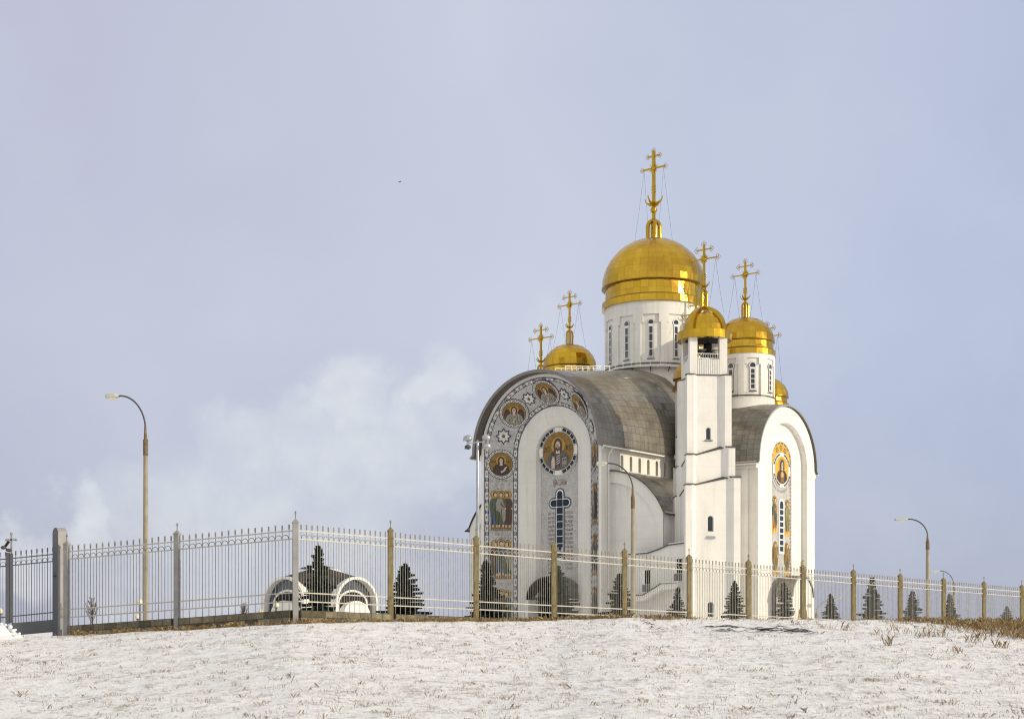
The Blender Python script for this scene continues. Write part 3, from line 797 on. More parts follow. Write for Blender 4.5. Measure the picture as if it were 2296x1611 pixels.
# the splayed band of the west front
for a, kind in ((0, 'angel'), (-45, 'angel'), (45, 'angel')):
    q = 6.6 * radians(a); medallion(band_plane(q, .5, .2), 1.32, kind, front)
for s in (-1, 1):
    medallion(band_plane(s * qz(21.55), .5, .06), 1.32, 'mother', front, .05)
    star(band_plane(s * 6.6 * radians(71), .5, .08), .95, front)
    star(band_plane(s * 6.6 * radians(22.5), .5, .08), .9, front)
    for g, (zt, zb) in enumerate(((18.55, 13.95), (12.85, 8.35), (7.1, 2.6))):
        pl = band_plane(s * qz(zb), .5, .015); mb = MB(); W = 1.2
        pl.rect(mb, -W, W, 0, 1.15, .008, 'm_ochre')
        cols = [('m_robe_blue', 'm_robe_green'), ('m_robe_brown', 'm_robe_brown'), ('m_robe_green', 'm_robe_light')]
        cols = cols[g:] + cols[:g]
        for i, u in enumerate((-.72, .72, 0) if g else (-.74, .74, -.02)):
            c = cols[i]; saint(mb, pl, u, .35 + (.1 if u == 0 else 0), zt - zb - .35, c[0], c[1], .07 * (i == 2) + .012, turn=1 if i == 0 else -1 if i == 1 else 0)
        mb.build('saints_panel', front)
        t = ([[(-.85, 'СА ПЕ'), (0, 'СА ФИ'), (.85, 'СА СО')], [(-.55, 'ТР'), (.12, 'ЛИ'), (.9, 'И')], [(-.4, 'Ъ'), (.12, 'ПП'), (.95, 'А')]],
             [[(-.85, 'СА ЛУ'), (0, 'СА ВАР'), (.85, 'СА АН')], [(-.6, 'К'), (.12, 'ФОЛО'), (.9, 'ДР')], [(-.5, 'А'), (.12, 'МЕЙ'), (.9, 'ЕЙ')]],
             [[(-.85, 'СА'), (0, 'СА'), (.85, 'СЕЙ')]])[g]
        letters(band_plane(s * qz(zt + .95 - (.45 if g == 2 else 0)), .5, .01), t, .44, .46, front, 'm_text_grey')
# niche panel of the west front
pn = Pl((0, WY + 3.84, 0), (0, -1, 0))
zc = 22.75
mb = MB(); pl = pn.sub(0, zc)
for k in range(40):   # conical boss that carries the round window
    a, b = 2 * pi * k / 40, 2 * pi * (k + 1) / 40
    mb.face([pl(2.72 * cos(a), 2.72 * sin(a) , .38), pl(2.72 * cos(b), 2.72 * sin(b), .38), pl(2.5 * cos(b), -.3 + 2.5 * sin(b), 0), pl(2.5 * cos(a), -.3 + 2.5 * sin(a), 0)], 'plaster')
pl.ring(mb, 0, 0, 2.1, 2.72, .38, 'plaster')
for q in range(4):
    a0 = 90 * q + 14; n = 4; da = (90 - 28) / n
    pl.ring(mb, 0, 0, 2.24, 2.70, .41, 'dark_metal', a0 - 2, a0 + 64, 12); pl.ring(mb, 0, 0, 2.27, 2.67, .43, 'trim_white', a0 - 1, a0 + 63, 12)
    for k in range(n): pl.ring(mb, 0, 0, 2.31, 2.64, .45, 'glass_blue', a0 + da * k + 1, a0 + da * (k + 1) - 1, 4)
mb.build('round_window', front)
mb = MB(); bust(mb, pl.sub(0, 0, .39), 2.2, 'lord', .012); mb.build('medallion', front)
letters(pn.sub(0, 18.9), ['ЦРЬ СЛАВЫ'], .95, 1, front, width=1.9)
lt = ['ВОГНЕ', 'ЕСИВО', 'ХРТЕ', 'НАШЪ', 'СОТВОР', 'ОНЕМИ', 'ОБѢЩ', 'НІСТА', 'ГОДА', 'СНЫ', 'ПОМ', 'БЛА', 'РУК', 'ЗЕМ']
rt = ['СПСА', 'СЛАВЬ', 'БЖЕ', 'ВЛОСЪ', 'НВЫЙ', 'КОМЪ', 'ВАНІЕ', 'ГОЛХА', 'ЕННЫ', 'ЪБЫВ', 'БЛАЮ', 'НОМЪ', 'КОБУКЪ', 'СЛЫНХА']
letters(pn.sub(-1.24, 15.6), lt, .42, .485, front, width=.95); letters(pn.sub(1.27, 15.6), rt, .42, .485, front, width=1.05)
# cross-shaped window
def cross_outline(e):
    w = .44 + e; A = 1.38 + e; zc = 16.9; hz = .42 + e; out = [(w, 10.6 - e), (w, zc - hz)]
    out += [(A - hz + hz * sin(radians(t)), zc - hz * cos(radians(t))) for t in range(0, 181, 20)]
    out += [(w, zc + hz)] + [(w * cos(radians(t)), 17.95 + w * sin(radians(t))) for t in range(0, 181, 15)] + [(-w, zc + hz)]
    out += [(-A + hz - hz * sin(radians(t)), zc + hz * cos(radians(t))) for t in range(0, 181, 20)]
    return out + [(-w, zc - hz), (-w, 10.6 - e)]
mb = MB()
for e, d, m in ((.22, .03, 'm_navy'), (.06, .06, 'trim_white')): pn.poly(mb, cross_outline(e), d, m)
o = cross_outline(.14)
for k in range(len(o)):
    a, b = Vector(o[k]), Vector(o[(k + 1) % len(o)]); n = max(1, int((b - a).length / .2))
    for i in range(n):
        p = a.lerp(b, i / n); pn.rect(mb, p.x - .025, p.x + .025, p.y - .025, p.y + .025, .045, 'm_white')
G = 'glass_blue'
pn.poly(mb, [(.38 * cos(radians(t)), 17.9 + .38 * sin(radians(t))) for t in range(0, 181, 15)] + [(-.38, 17.35), (.38, 17.35)], .08, G)
pn.rect(mb, -.40, .40, 16.49, 17.3, .08, G)
for s in (-1, 1): pn.poly(mb, [(s * .46, 16.5), (s * .95, 16.5)] + [(s * (.95 + .38 * sin(radians(t))), 16.9 - .38 * cos(radians(t))) for t in range(10, 171, 20)] + [(s * .95, 17.27), (s * .46, 17.27)], .08, G)
z = 16.42
for k in range(7): pn.rect(mb, -.42, .42, z - .76, z - .01, .08, G); z -= .83
mb.build('cross_window', front)

# south front panel
ps = Pl((SX - .82, 0, 0), (1, 0, 0))     # right = east
mb = MB()
zt = ZS2 + .45
ps.poly(mb, [(-2.25, zt - .1)] + [(-2.25 * cos(pi * k / 20), zt + 2.25 * sin(pi * k / 20)) for k in range(21)] + [(2.25, zt - .1), (1.55, zt - .75), (0, zt + .9), (-1.55, zt - .75)], .02, 'm_amber')
for a in (55, 90, 125): 
    c = (1.62 * cos(radians(a)), zt + .02 + 1.62 * sin(radians(a)))
    ps.star(mb, c[0], c[1], .4, .03, 'm_robe_green'); ps.star(mb, c[0], c[1], .26, .04, 'm_amber'); ps.disc(mb, c[0], c[1], .1, .1, .05, 'm_robe_green', 8)
for s in (-1, 1):
    z = 3.5; k = 0
    while z < zt:
        ps.rect(mb, s * 2.2 - .07, s * 2.2 + .07, z, z + .24, .03, ('m_navy', 'm_red')[k % 2]); z += .42; k += 1
for k in range(28):
    a = pi * (k + .5) / 28; c = (2.2 * cos(a), zt + 2.2 * sin(a)); ps.rect(mb, c[0] - .09, c[0] + .09, c[1] - .09, c[1] + .09, .03, ('m_robe_green', 'm_red', 'm_amber')[k % 3])
mb.build('mosaic_border', sfront)
zc = 21.1; pl = ps.sub(0, zc)
mb = MB()
pl.ring(mb, 0, 0, 1.55, 2.05, .12, 'plaster')
for k in range(32):
    a, b = 2 * pi * k / 32, 2 * pi * (k + 1) / 32
    mb.face([pl(2.05 * cos(a), 2.05 * sin(a), .12), pl(2.05 * cos(b), 2.05 * sin(b), .12), pl(2.05 * cos(b), 2.05 * sin(b), 0), pl(2.05 * cos(a), 2.05 * sin(a), 0)], 'plaster')
for q in range(4):
    a0 = 90 * q + 16; da = 58 / 4
    pl.ring(mb, 0, 0, 1.66, 2.02, .14, 'trim_white', a0 - 2, a0 + 60, 10)
    for k in range(4): pl.ring(mb, 0, 0, 1.74, 1.96, .16, 'glass_dark', a0 + da * k + 1, a0 + da * (k + 1) - 1, 3)
mb.build('round_window', sfront)
mb = MB(); bust(mb, pl.sub(0, 0, .13), 1.6, 'orans', .012); mb.build('medallion', sfront)
mb = MB()
for k, ch in enumerate('РАДУЙСЯ БОГОРОДИЦЕ ДЕВО'):
    a = radians(205 + 130 * k / 22)
    if ch != ' ':
        L = Pl(pl(2.45 * cos(a), 2.45 * sin(a), .03), pl.N, pl.V * -sin(a) - pl.U * cos(a)); write(mb, L, ch, 0, -.18, .42, 0, 'm_text_grey', squash=.8)
mb.build('inscription', sfront)
PSW = lambda u, z, d: (SX - .82 + .2 - d, u, z)
mb = MB()   # narrow window in a raised surround
for e, d, m in ((.24, .10, 'plaster'), (.09, .12, 'trim_white')):
    hw = .42 + e; o = [(-hw, 11.6 - e)] + [(-hw * cos(pi * k / 10), 17.15 + hw * sin(pi * k / 10)) for k in range(11)] + [(hw, 11.6 - e)]
    ps.poly(mb, o, d, m)
    for p, q in zip(o, o[1:] + o[:1]): mb.face([ps(*p, 0), ps(*q, 0), ps(*q, d), ps(*p, d)], m)
for k in range(8):
    z0 = 11.66 + k * .71
    if k < 7: ps.rect(mb, -.44, .40, z0, z0 + .56, .13, 'glass_dark')
ps.poly(mb, [(-.44, 16.6)] + [(-.02 - .42 * cos(pi * k / 8), 17.1 + .42 * sin(pi * k / 8)) for k in range(9)] + [(.40, 16.6)], .13, 'glass_dark')
mb.build('window', sfront)
for u, zb, h, r_, c_, wg in ((-1.5, 13.7, 4.3, 'm_orange', 'm_robe_green', 0), (1.5, 13.5, 4.3, 'm_olive', 'm_olive', 0), (-1.35, 8.9, 3.9, 'm_olive', 'm_ochre', 1), (1.4, 8.9, 3.9, 'm_olive', 'm_ochre', 1)):
    mb = MB(); pl = ps.sub(u, zb, .012); pl.rect(mb, -.62, .62, 0, 1.0, .008, 'm_amber'); saint(mb, pl, 0, .3, h - .3, r_, c_, .012, wg); mb.build('saints_panel', sfront)

front['label'] = 'shaded front with splayed mosaic arch, saints and a round icon window'; sfront['label'] = 'narrower sunlit front with a slim mosaic strip and slit window'
# ---- porches
mb = MB()    # low vaulted entrance inside the west portal
yp0, yp1 = -21.6, WY + 3.83
ez = lambda a, r, k=1: (r * cos(a), 5.9 + r * .82 * sin(a))
A = [pi * k / 20 for k in range(21)]
rows = [[(u, y, z) for u, z in (ez(a, 3.2) for a in A)] for y in (yp0, (yp0 + yp1) / 2, yp1)]
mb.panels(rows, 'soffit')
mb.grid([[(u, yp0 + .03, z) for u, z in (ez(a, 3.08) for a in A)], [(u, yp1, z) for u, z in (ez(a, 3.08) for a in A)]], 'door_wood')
for a, b in zip(A, A[1:]):
    p, q, r_, s_ = ez(a, 3.2), ez(b, 3.2), ez(b, 3.06), ez(a, 3.06)
    mb.face([(p[0], yp0, p[1]), (q[0], yp0, q[1]), (r_[0], yp0, r_[1]), (s_[0], yp0, s_[1])], 'dark_metal')
for s in (-1, 1): mb.box((s * 3.05, (yp0 + yp1) / 2, 2.95), (.3, yp1 - yp0 - .02, 5.88), 'plaster')
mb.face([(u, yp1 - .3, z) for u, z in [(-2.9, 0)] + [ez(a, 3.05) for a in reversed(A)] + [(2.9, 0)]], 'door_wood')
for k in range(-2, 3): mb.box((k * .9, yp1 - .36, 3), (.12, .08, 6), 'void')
mb.build('porch', cath)
mb = MB()    # vaulted porch on the south front with a gilt icon and a small cross
xs0, xs1 = SX, SX + 2.0
ep = lambda a, r: (r * cos(a), 6.3 + r * .95 * sin(a))
rows = [[(x, u, z) for u, z in (ep(a, 2.65) for a in A)] for x in (xs0, xs0 + .7, xs0 + 1.4, xs1 + .15)]
mb.panels(rows, 'roof_metal')
mb.face([(xs1, u, z) for u, z in [(-2.5, 0)] + [ep(a, 2.5) for a in reversed(A)] + [(2.5, 0)]], 'plaster')
for a, b in zip(A, A[1:]):
    p, q, r_, s_ = ep(a, 2.65), ep(b, 2.65), ep(b, 2.45), ep(a, 2.45)
    mb.face([(xs1 + .15, *p), (xs1 + .15, *q), (xs1 + .15, *r_), (xs1 + .15, *s_)], 'galvanised')
for s in (-1, 1): mb.face([(xs0, s * 2.5, 0), (xs1, s * 2.5, 0), (xs1, s * 2.5, 6.4), (xs0, s * 2.5, 6.4)], 'plaster')
mb.bar((xs1 - .2, 0, 8.7), (xs1 - .2, 0, 10.35), .09, 'gold_smooth'); mb.bar((xs1 - .2, -.38, 9.75), (xs1 - .2, .38, 9.75), .09, 'gold_smooth')
pp = Pl((xs1, 0, 0), (1, 0, 0))
pp.poly(mb, [(-1.25, 1.0), (1.25, 1.0), (1.25, 3.6), (.9, 4.7), (0, 5.9), (-.9, 4.7), (-1.25, 3.6)], .02, 'm_ochre')
pp.poly(mb, [(-1.05, 1.1), (1.05, 1.1), (1.05, 3.5), (.75, 4.5), (0, 5.5), (-.75, 4.5), (-1.05, 3.5)], .03, 'm_amber')
saint(mb, pp, 0, 1.3, 3.3, 'm_robe_brown', 'm_ochre', .04, 1)
mb.build('porch', cath)

# ---- stair annexe between the west arm and the bell tower
mb = MB(); ya = -23.0
top = [(12.0, 10.4), (14.4, 10.45), (15.6, 10.75), (17.0, 11.2), (19.2, 11.35)]
mb.face([(x, ya, z) for x, z in top] + [(19.2, ya, 0), (12, ya, 0)], 'plaster')
mb.face([(12, ya, 0), (12, ya + 4, 0), (12, ya + 4, 10.4), (12, ya, 10.4)], 'plaster')
for a, b in zip(top, top[1:]):
    mb.face([(a[0], ya - .15, a[1] + .06), (b[0], ya - .15, b[1] + .06), (b[0], ya + 4, b[1] + .06), (a[0], ya + 4, a[1] + .06)], 'dark_metal')
    mb.bar((a[0], ya - .12, a[1]), (b[0], ya - .12, b[1]), .11, 'dark_metal')
    if a[0] < 14 or a[0] > 16.5: mb.bar((a[0], ya - .08, a[1] + .1), (b[0], ya - .08, b[1] + .1), .12, 'snow_clump')
# outside stair parapet
st = [(11.6, 5.9), (14.6, 5.95), (16.9, 7.1), (18.9, 7.15)]
for a, b in zip(st, st[1:]):
    mb.face([(a[0], ya - 1.3, a[1]), (b[0], ya - 1.3, b[1]), (b[0], ya - 1.3, b[1] - .62), (a[0], ya - 1.3, a[1] - .62)], 'plaster')
    mb.face([(a[0], ya - 1.3, a[1] - .62), (b[0], ya - 1.3, b[1] - .62), (b[0], ya, b[1] - .62), (a[0], ya, a[1] - .62)], 'plaster')
    mb.bar((a[0], ya - 1.34, a[1] + .03), (b[0], ya - 1.34, b[1] + .03), .1, 'dark_metal')
mb.bar((16.9, ya - 1.34, 7.2), (18.9, ya - 1.34, 7.25), .12, 'snow_clump')
an = mb.build('annexe', cath)
for x, z0, z1 in ((14.2, 6.35, 8.65), (18.2, 7.4, 9.7)):
    mb = MB()
    mb.b2(x - .54, x + .54, ya - .05, ya - .005, z0 - .1, z1 + .1, 'trim_white'); mb.b2(x - .18, x + .5, ya - .075, ya - .052, z0 + .8, z1, 'void'); mb.b2(x - .5, x + .5, ya - .075, ya - .052, z0, z0 + .75, 'glass_gray')
    mb.build('window', an)

# ================================================================ BELL TOWER
TW = Vector((20.3, 165.0, 0))
tower = thing('bell_tower', 'slender white bell tower with stepped walls under a small golden ribbed dome', 'bell tower', TW, YAW + pi / 4)
def tplan(h, cx, p=.72, rec=.42):
    """square plan with recessed splayed bays; starts at the -x,+y corner and runs counter-clockwise; bay index per point"""
    base = [(-h, -h), (-h + p, -h), (-h + p + rec, -h + rec), (h - p - rec, -h + rec), (h - p, -h)]
    pts = []
    for k in (3, 0, 1, 2):      # nw, sw, se, ne faces
        for j, (x, y) in enumerate(base):
            for _ in range(k): x, y = -y, x
            pts.append((x + cx, y, k, j))
    return pts
order = {3: 0, 0: 1, 1: 2, 2: 3}
def ledge_h(zlow, k, j):
    s = .8
    return zlow + s * order[k] + (s if j >= 3 else 0)
stages = [(2.37, .0, None, 28.85), (2.60, .1, 19.7, None), (2.92, .26, 16.55, None)]
mb = MB(); plans = [tplan(h, cx) for h, cx, _, _ in stages]
for i, (h, cx, zl, zt) in enumerate(stages):
    pl = plans[i]; n = len(pl)
    ht = [zt if zt else ledge_h(zl, q[2], q[3]) for q in pl]
    for a in range(n):
        b = (a + 1) % n
        za, zb = ht[a], ht[b]
        if pl[a][3] == 4: zb = za if zl else zb
        P0, P1 = (pl[a][0], pl[a][1]), (pl[b][0], pl[b][1])
        if pl[a][2] == 0 and pl[a][3] == 2 and i != 1:      # the window bay toward the camera
            ops = {0: [((P0[0] + P1[0]) / 2, .27, 22.1, 23.15)], 2: [((P0[0] + P1[0]) / 2 - .15, .34, 3.6, 4.85), ((P0[0] + P1[0]) / 2 - .15, .31, 12.5, 13.85)]}[i]
            y = P0[1]; PT = lambda u, z, d, y=y: (u, y + d, z)
            z0 = 0
            for op in ops:
                z1 = op[3] + op[1] + .4; pierced(mb, PT, P0[0], P1[0], z0, z1, [op], .3, 'plaster'); z0 = z1
            mb.face([(*P0, z0), (*P1, z0), (*P1, zb), (*P0, za)], 'plaster')
        else:
            mb.face([(*P0, 0), (*P1, 0), (*P1, zb), (*P0, za)], 'plaster')
        # cap running back to the stage above
        if i:
            q = plans[i - 1]; Q0, Q1 = (q[a][0], q[a][1]), (q[b][0], q[b][1])
            out = lambda P: (P[0] + (.09 if P[0] > 0 else -.09), P[1] + (.09 if P[1] > 0 else -.09))
            E0, E1 = out(P0), out(P1)
            mb.face([(*E0, za), (*E1, zb), (*Q1, zb + .14), (*Q0, za + .14)], 'dark_metal')
            mb.face([(*E0, za), (*E1, zb), (*E1, zb - .07), (*E0, za - .07)], 'dark_metal')
            mb.face([(*E0, za - .07), (*E1, zb - .07), (*P1, zb - .07), (*P0, za - .07)], 'dark_metal')
mb.face([(x, y, 28.85) for x, y, _, _ in plans[0]], 'dark_metal')
for a in range(20):
    P0, P1 = plans[0][a][:2], plans[0][(a + 1) % 20][:2]; f = 1.035
    mb.face([(P0[0] * f, P0[1] * f, 28.92), (P1[0] * f, P1[1] * f, 28.92), (P1[0] * f, P1[1] * f, 28.8), (P0[0] * f, P0[1] * f, 28.8)], 'dark_metal')
mb.face([(x * 1.035, y * 1.035, 28.92) for x, y, _, _ in plans[0]], 'dark_metal')
shaft = mb.build('shaft', tower)
yb = -2.37 + .42
arched_window(shaft, lambda u, z, d: (u, yb + d, z), 0.0, .27, 22.1, 23.15, .2, 0, fr=.06)
y3 = -2.92 + .42
for sl, sp, hw in ((12.5, 13.85, .31), (3.6, 4.85, .34)):
    arched_window(shaft, lambda u, z, d: (u, y3 + d, z), .11, hw, sl, sp, .28, 0, fr=.05)
mb = MB()
mb.box((0, yb - .06, 22.02), (.85, .2, .08), 'dark_metal')
mb.face([(-.3, y3 + .2, 12.5), (.5, y3 + .2, 12.5), (.62, y3 - .12, 11.75), (-.40, y3 - .12, 11.75)], 'galvanised')
mb.build('sill', shaft)
# belfry
mb = MB(); hb = 2.0; pw = .82
for sx in (-1, 1):
    for sy in (-1, 1):
        mb = MB(); mb.box((sx * (hb - pw / 2), sy * (hb - pw / 2), 30.85), (pw, pw, 3.86), 'plaster'); mb.build('belfry_pier', tower)
belf = tower
for k in range(4):
    R = Matrix.Rotation(k * pi / 2, 3, 'Z'); mb = MB(); w = hb - pw
    def bx(c, d, m): mb.box(R @ Vector(c), d if k % 2 == 0 else (d[1], d[0], d[2]), m)
    bx((0, -hb + .12, 29.72), (2 * w - .01, .1, 1.6), 'plaster')
    if k in (0, 1):
        for i in range(12): bx((-w + .1 + i * (2 * w - .2) / 11, -hb + .03, 29.72), (.08, .12, 1.6), 'trim_white')
    mb.build('parapet', belf)
    mb = MB()
    for z in (30.62, 31.12): bx((0, -hb + .12, z), (2 * w - .01, .06, .06), 'trim_white')
    for i in range(13):
        x = -w + .08 + i * (2 * w - .16) / 12
        p = [R @ Vector((x + .07 * sin(pi * j / 6), -hb + .12, 30.64 + .46 * j / 6)) for j in range(7)]
        mb.tube(p, .016, 'trim_white', 4, caps=False)
    mb.build('railing', belf)
mb = MB()
for z, w in ((31.75, .22), (31.45, .14)):
    mb.box((0, -.5, z), (2.6, w, w), 'concrete'); mb.box((0, .7, z), (2.6, w, w), 'concrete'); mb.box((-.7, 0, z - .2), (w, 2.6, w), 'bronze')
mb.build('beam', belf)
mb = MB()   # gold ring and ribbed dome
mb.lathe([(2.86, 32.75), (2.86, 33.62)], 'gold', 26, panel=True, jit=.006)
mb.lathe([(2.86, 33.62), (2.4, 33.66)], 'gold_smooth', 40); mb.lathe([(2.86, 32.75), (2.0, 32.78)], 'gold_smooth', 40)
mb.lathe([(2.0, 32.78), (.01, 32.8)], 'void', 40)
prof = [(2.36 * cos(radians(a)), 33.64 + 2.35 * sin(radians(a))) for a in [85 * (1 - k / 5) for k in range(6)]]
mb.lathe(prof, 'gold', 26, panel=True, jit=.01); mb.lathe([(0, 36.0), (prof[0][0], prof[0][1])], 'gold', 26)
for k in range(4):
    a0 = pi / 4 + k * pi / 2 - radians(6.5) * 0; e = Vector((cos(a0), sin(a0), 0)); t = Vector((-sin(a0), cos(a0), 0))
    r1, r0 = [], []
    for i in range(13):
        b = radians(88 * i / 12)
        r1.append(e * 2.58 * cos(b) + Vector((0, 0, 33.64 + 2.78 * sin(b)))); r0.append(e * 2.2 * cos(b) + Vector((0, 0, 33.64 + 2.2 * sin(b))))
    w = .26
    mb.grid([[p - t * w for p in r1], [p + t * w for p in r1]], 'gold_smooth'); 
    for s in (-1, 1): mb.grid([[p + t * w * s for p in r1], [p + t * w * s for p in r0]], 'gold_smooth')
    mb.face([e.lerp(t, f).normalized() * 1.15 * c + Vector((0, 0, z)) for f, c, z in ((.25, .75, 35.87), (.75, .75, 35.87), (.75, 1.25, 35.53), (.25, 1.25, 35.53))], 'snow_clump')
td = mb.build('dome', tower)
ld = make_lantern(td, (0, 0), 36.3, .95, 2.1)
# its cross faces the same way as the church crosses
cr = make_cross(td, (0, 0), 38.35, False, (1.5, 35.9)); cr.rotation_euler = (0, 0, -pi / 4)
for c in td.children:
    if c.name.startswith('guy_chain'): c.rotation_euler = (0, 0, -pi / 4)
# bells
def make_bell(x, y, ztop, r, label):
    mb = MB(); h = r * 1.75
    prof = [(.12 * r, 0), (.45 * r, -.06 * r), (.55 * r, -.3 * r), (.60 * r, -.9 * r), (.72 * r, -1.35 * r), (1.0 * r, -1.75 * r), (.93 * r, -1.76 * r), (.6 * r, -1.3 * r), (.45 * r, -.3 * r)]
    mb.lathe(prof, 'bronze', 20); mb.tube([(0, 0, .5 * r), (0, 0, -.05 * r)], .14 * r, 'bronze', 6)
    t = thing('bell', label, 'bell', tower.matrix_world @ Vector((x, y, ztop)), 0, 'bells hanging in the belfry')
    b = mb.build('bell_body', t); mb = MB(); mb.tube([(0, 0, -.4 * r), (0, 0, -1.7 * r)], [.05 * r, .13 * r], 'void', 6); mb.build('clapper', t)
bpy.context.view_layer.update()
make_bell(.35, -.2, 32.55, .80, 'large dark bell high up on the right of the belfry opening')
make_bell(-1.0, -.1, 32.5, .62, 'large dark bell behind the front left pillar of the belfry')
make_bell(-.28, -.95, 31.4, .24, 'small dark bell hanging in the middle of the belfry opening')
make_bell(.42, -.95, 31.4, .29, 'small pale edged bell below the large bell in the belfry')
make_bell(1.05, -.6, 31.3, .45, 'dark bell beside the right pillar of the belfry opening')
make_bell(-1.5, .3, 31.4, .42, 'dark bell in the narrow side opening of the belfry')
for i, (x, t) in enumerate(((-.85, 'leftmost'), (-.6, 'middle'), (-.12, 'rightmost'))):
    make_bell(x, .55, 31.05, .13, t + ' of three tiny bells in a row low in the belfry')
# ================================================================ TERRAIN
def lerp_tab(tab, x):
    if x <= tab[0][0]: return tab[0][1]
    for (a, p), (b, q) in zip(tab, tab[1:]):
        if x <= b: return p + (q - p) * (x - a) / (b - a)
    return tab[-1][1]
CREST = [(-300, 1426), (0, 1424), (150, 1424), (400, 1411), (660, 1395), (900, 1393), (1100, 1394), (1240, 1391.5), (1330, 1387), (1400, 1384.5), (1540, 1387), (1700, 1389.5), (1830, 1389), (1960, 1389.5), (2100, 1394), (2296, 1401), (2700, 1412)]
CRESTY = [(-300, 48.6), (150, 47.9), (400, 46.1), (660, 44.5), (900, 47.0), (1100, 49.3), (1240, 50.5), (1400, 50), (2700, 50)]
SLOPE = [(-300, .009), (0, .0105), (150, .0125), (400, .0155), (660, .0178), (1240, .0182), (1400, .0195), (1900, .019), (2100, .0175), (2400, .015)]
def ground(x, y):
    """height of the hillside: a slope rising from the viewer to a brow, then a gentle plateau"""
    if y < 3: 
        return -1.7 - .01 * max(0, 3 - y) * (1 if y > -200 else 0) - (2 if y <= -200 else 0)
    t = max(-300, min(2700, CX + F * x / y))
    yc = lerp_tab(CRESTY, t); hc = (HY - lerp_tab(CREST, t)) / F * yc
    if y < yc:
        s = max(0, y / yc); return -1.7 + (hc + 1.7) * s ** 1.5
    f = min(1, max(0, (y - yc - 2) / 28)); f = f * f * (3 - 2 * f); k = hc - .35 * (1 - exp(-(y - yc) * .08))
    return k * (1 - f) + lerp_tab(SLOPE, t) * min(y, 215) * f
def gnoise(x, y):
    return .035 * noise.noise((x * .9, y * .9, 0)) + .02 * noise.noise((x * 2.6, y * 2.6, 3)) + .05 * noise.noise((x * .25, y * .25, 7)) + .022 * noise.noise((x * 5.2, y * 4.2, 5)) * (1 + noise.noise((x * .5, y * .5, 8)))
def axis(a, b, step, far):
    L = [a + step * i for i in range(int((b - a) / step) + 1)]
    g = step; p = L[-1]
    while p < far: g *= 1.35; p += g; L.append(p)
    g = step; p = L[0]; pre = []
    while p > -far: g *= 1.35; p -= g; pre.append(p)
    return pre[::-1] + L
xs = axis(-17.5, 19, .115, 2600); ys_ = axis(18, 52, .125, 2600)
V = []; Fc = []
for y in ys_:
    for x in xs:
        near = 1 if 10 < y < 90 and abs(x) < 60 else 0
        V.append((x, y, ground(x, y) + (gnoise(x, y) if near else 0)))
w = len(xs)
for j in range(len(ys_) - 1):
    for i in range(w - 1): Fc.append((j * w + i, j * w + i + 1, (j + 1) * w + i + 1, (j + 1) * w + i))
me = bpy.data.meshes.new('snowy_ground'); me.from_pydata(V, [], Fc); me.materials.append(MATS['snow_ground'])
me.polygons.foreach_set('use_smooth', [True] * len(Fc)); me.update()
go = bpy.data.objects.new('snowy_ground', me); COL.objects.link(go); go['kind'] = 'structure'

# ---- dry grass poking through the thin snow
def blades(name, mat, it, fat=2.5):
    V = []; Fc = []
    for (x, y, h, n, spread, lean) in it:
        z = ground(x, y) + gnoise(x, y) - .01
        for _ in range(n):
            a = random.uniform(0, 6.283); bx = x + random.gauss(0, spread); by = y + random.gauss(0, spread)
            hh = h * random.uniform(.55, 1.25); l = lean * random.uniform(.3, 1.5) * hh; wd = random.uniform(.0025, .0055) * (1 + h * fat)
            ca, sa = cos(a), sin(a); i = len(V)
            V += [(bx - sa * wd, by + ca * wd, z), (bx + sa * wd, by - ca * wd, z), (bx + ca * l * .45, by + sa * l * .45, z + hh * .65), (bx + ca * l, by + sa * l, z + hh * (1 - .25 * lean))]
            Fc += [(i, i + 1, i + 2), (i, i + 2, i + 3)]
    me = bpy.data.meshes.new(name); me.from_pydata(V, [], Fc); me.materials.append(MATS[mat]); me.update()
    o = bpy.data.objects.new(name, me); COL.objects.link(o); return o
it = []
random.seed(11)
tries = 0
while len(it) < 36000 and tries < 400000:
    tries += 1
    y = 19.5 + (50 - 19.5) * random.random() ** .8; hw = (CX + 60) / F * y
    x = random.uniform(-hw, hw)
    t = CX + F * x / y
    if y > lerp_tab(CRESTY, t) + .4: continue
    dens = .5 + .55 * noise.noise((x * .8, y * .5, 1)) + .35 * noise.noise((x * .2, y * .2, 9))
    if random.random() > dens: continue
    big = random.random()
    h = random.uniform(.012, .038) if big < .95 else random.uniform(.05, .10)
    it.append((x, y, h, random.randint(2, 4) if big < .95 else random.randint(4, 9), .03 if big < .93 else .05, random.uniform(.2, .8)))
tag(blades('dry_grass', 'dry_grass', it, .8), 'sparse dry grass stalks sticking out of the thin snow on the slope', 'grass', kind='stuff')
it = []
random.seed(12)
for _ in range(5600):       # brown fringe on the brow to the right and along the fence foot
    px = random.uniform(1930, 2480) if random.random() < .82 else random.uniform(1500, 1960)
    f = min(1, max(0, (px - 1940) / 360))
    far = 50.5 + .5 * random.random(); near = 49.3 - 9.8 * f ** 1.15
    y = near + (far - near) * random.random() ** (.55) if px > 1930 else random.uniform(49, 50.3)
    x = (px - CX) / F * y
    if random.random() < (.2 if y < near + 2.5 else .75) * (.55 + .9 * noise.noise((x * 1.1, y * 1.1, 2))) * (.3 + .75 * f if px > 1930 else 1) + .03:
        it.append((x, y, (random.uniform(.10, .27) * (.55 + .6 * f)) if px > 1930 else random.uniform(.04, .12), random.randint(3, 7), .09, random.uniform(.2, .7)))
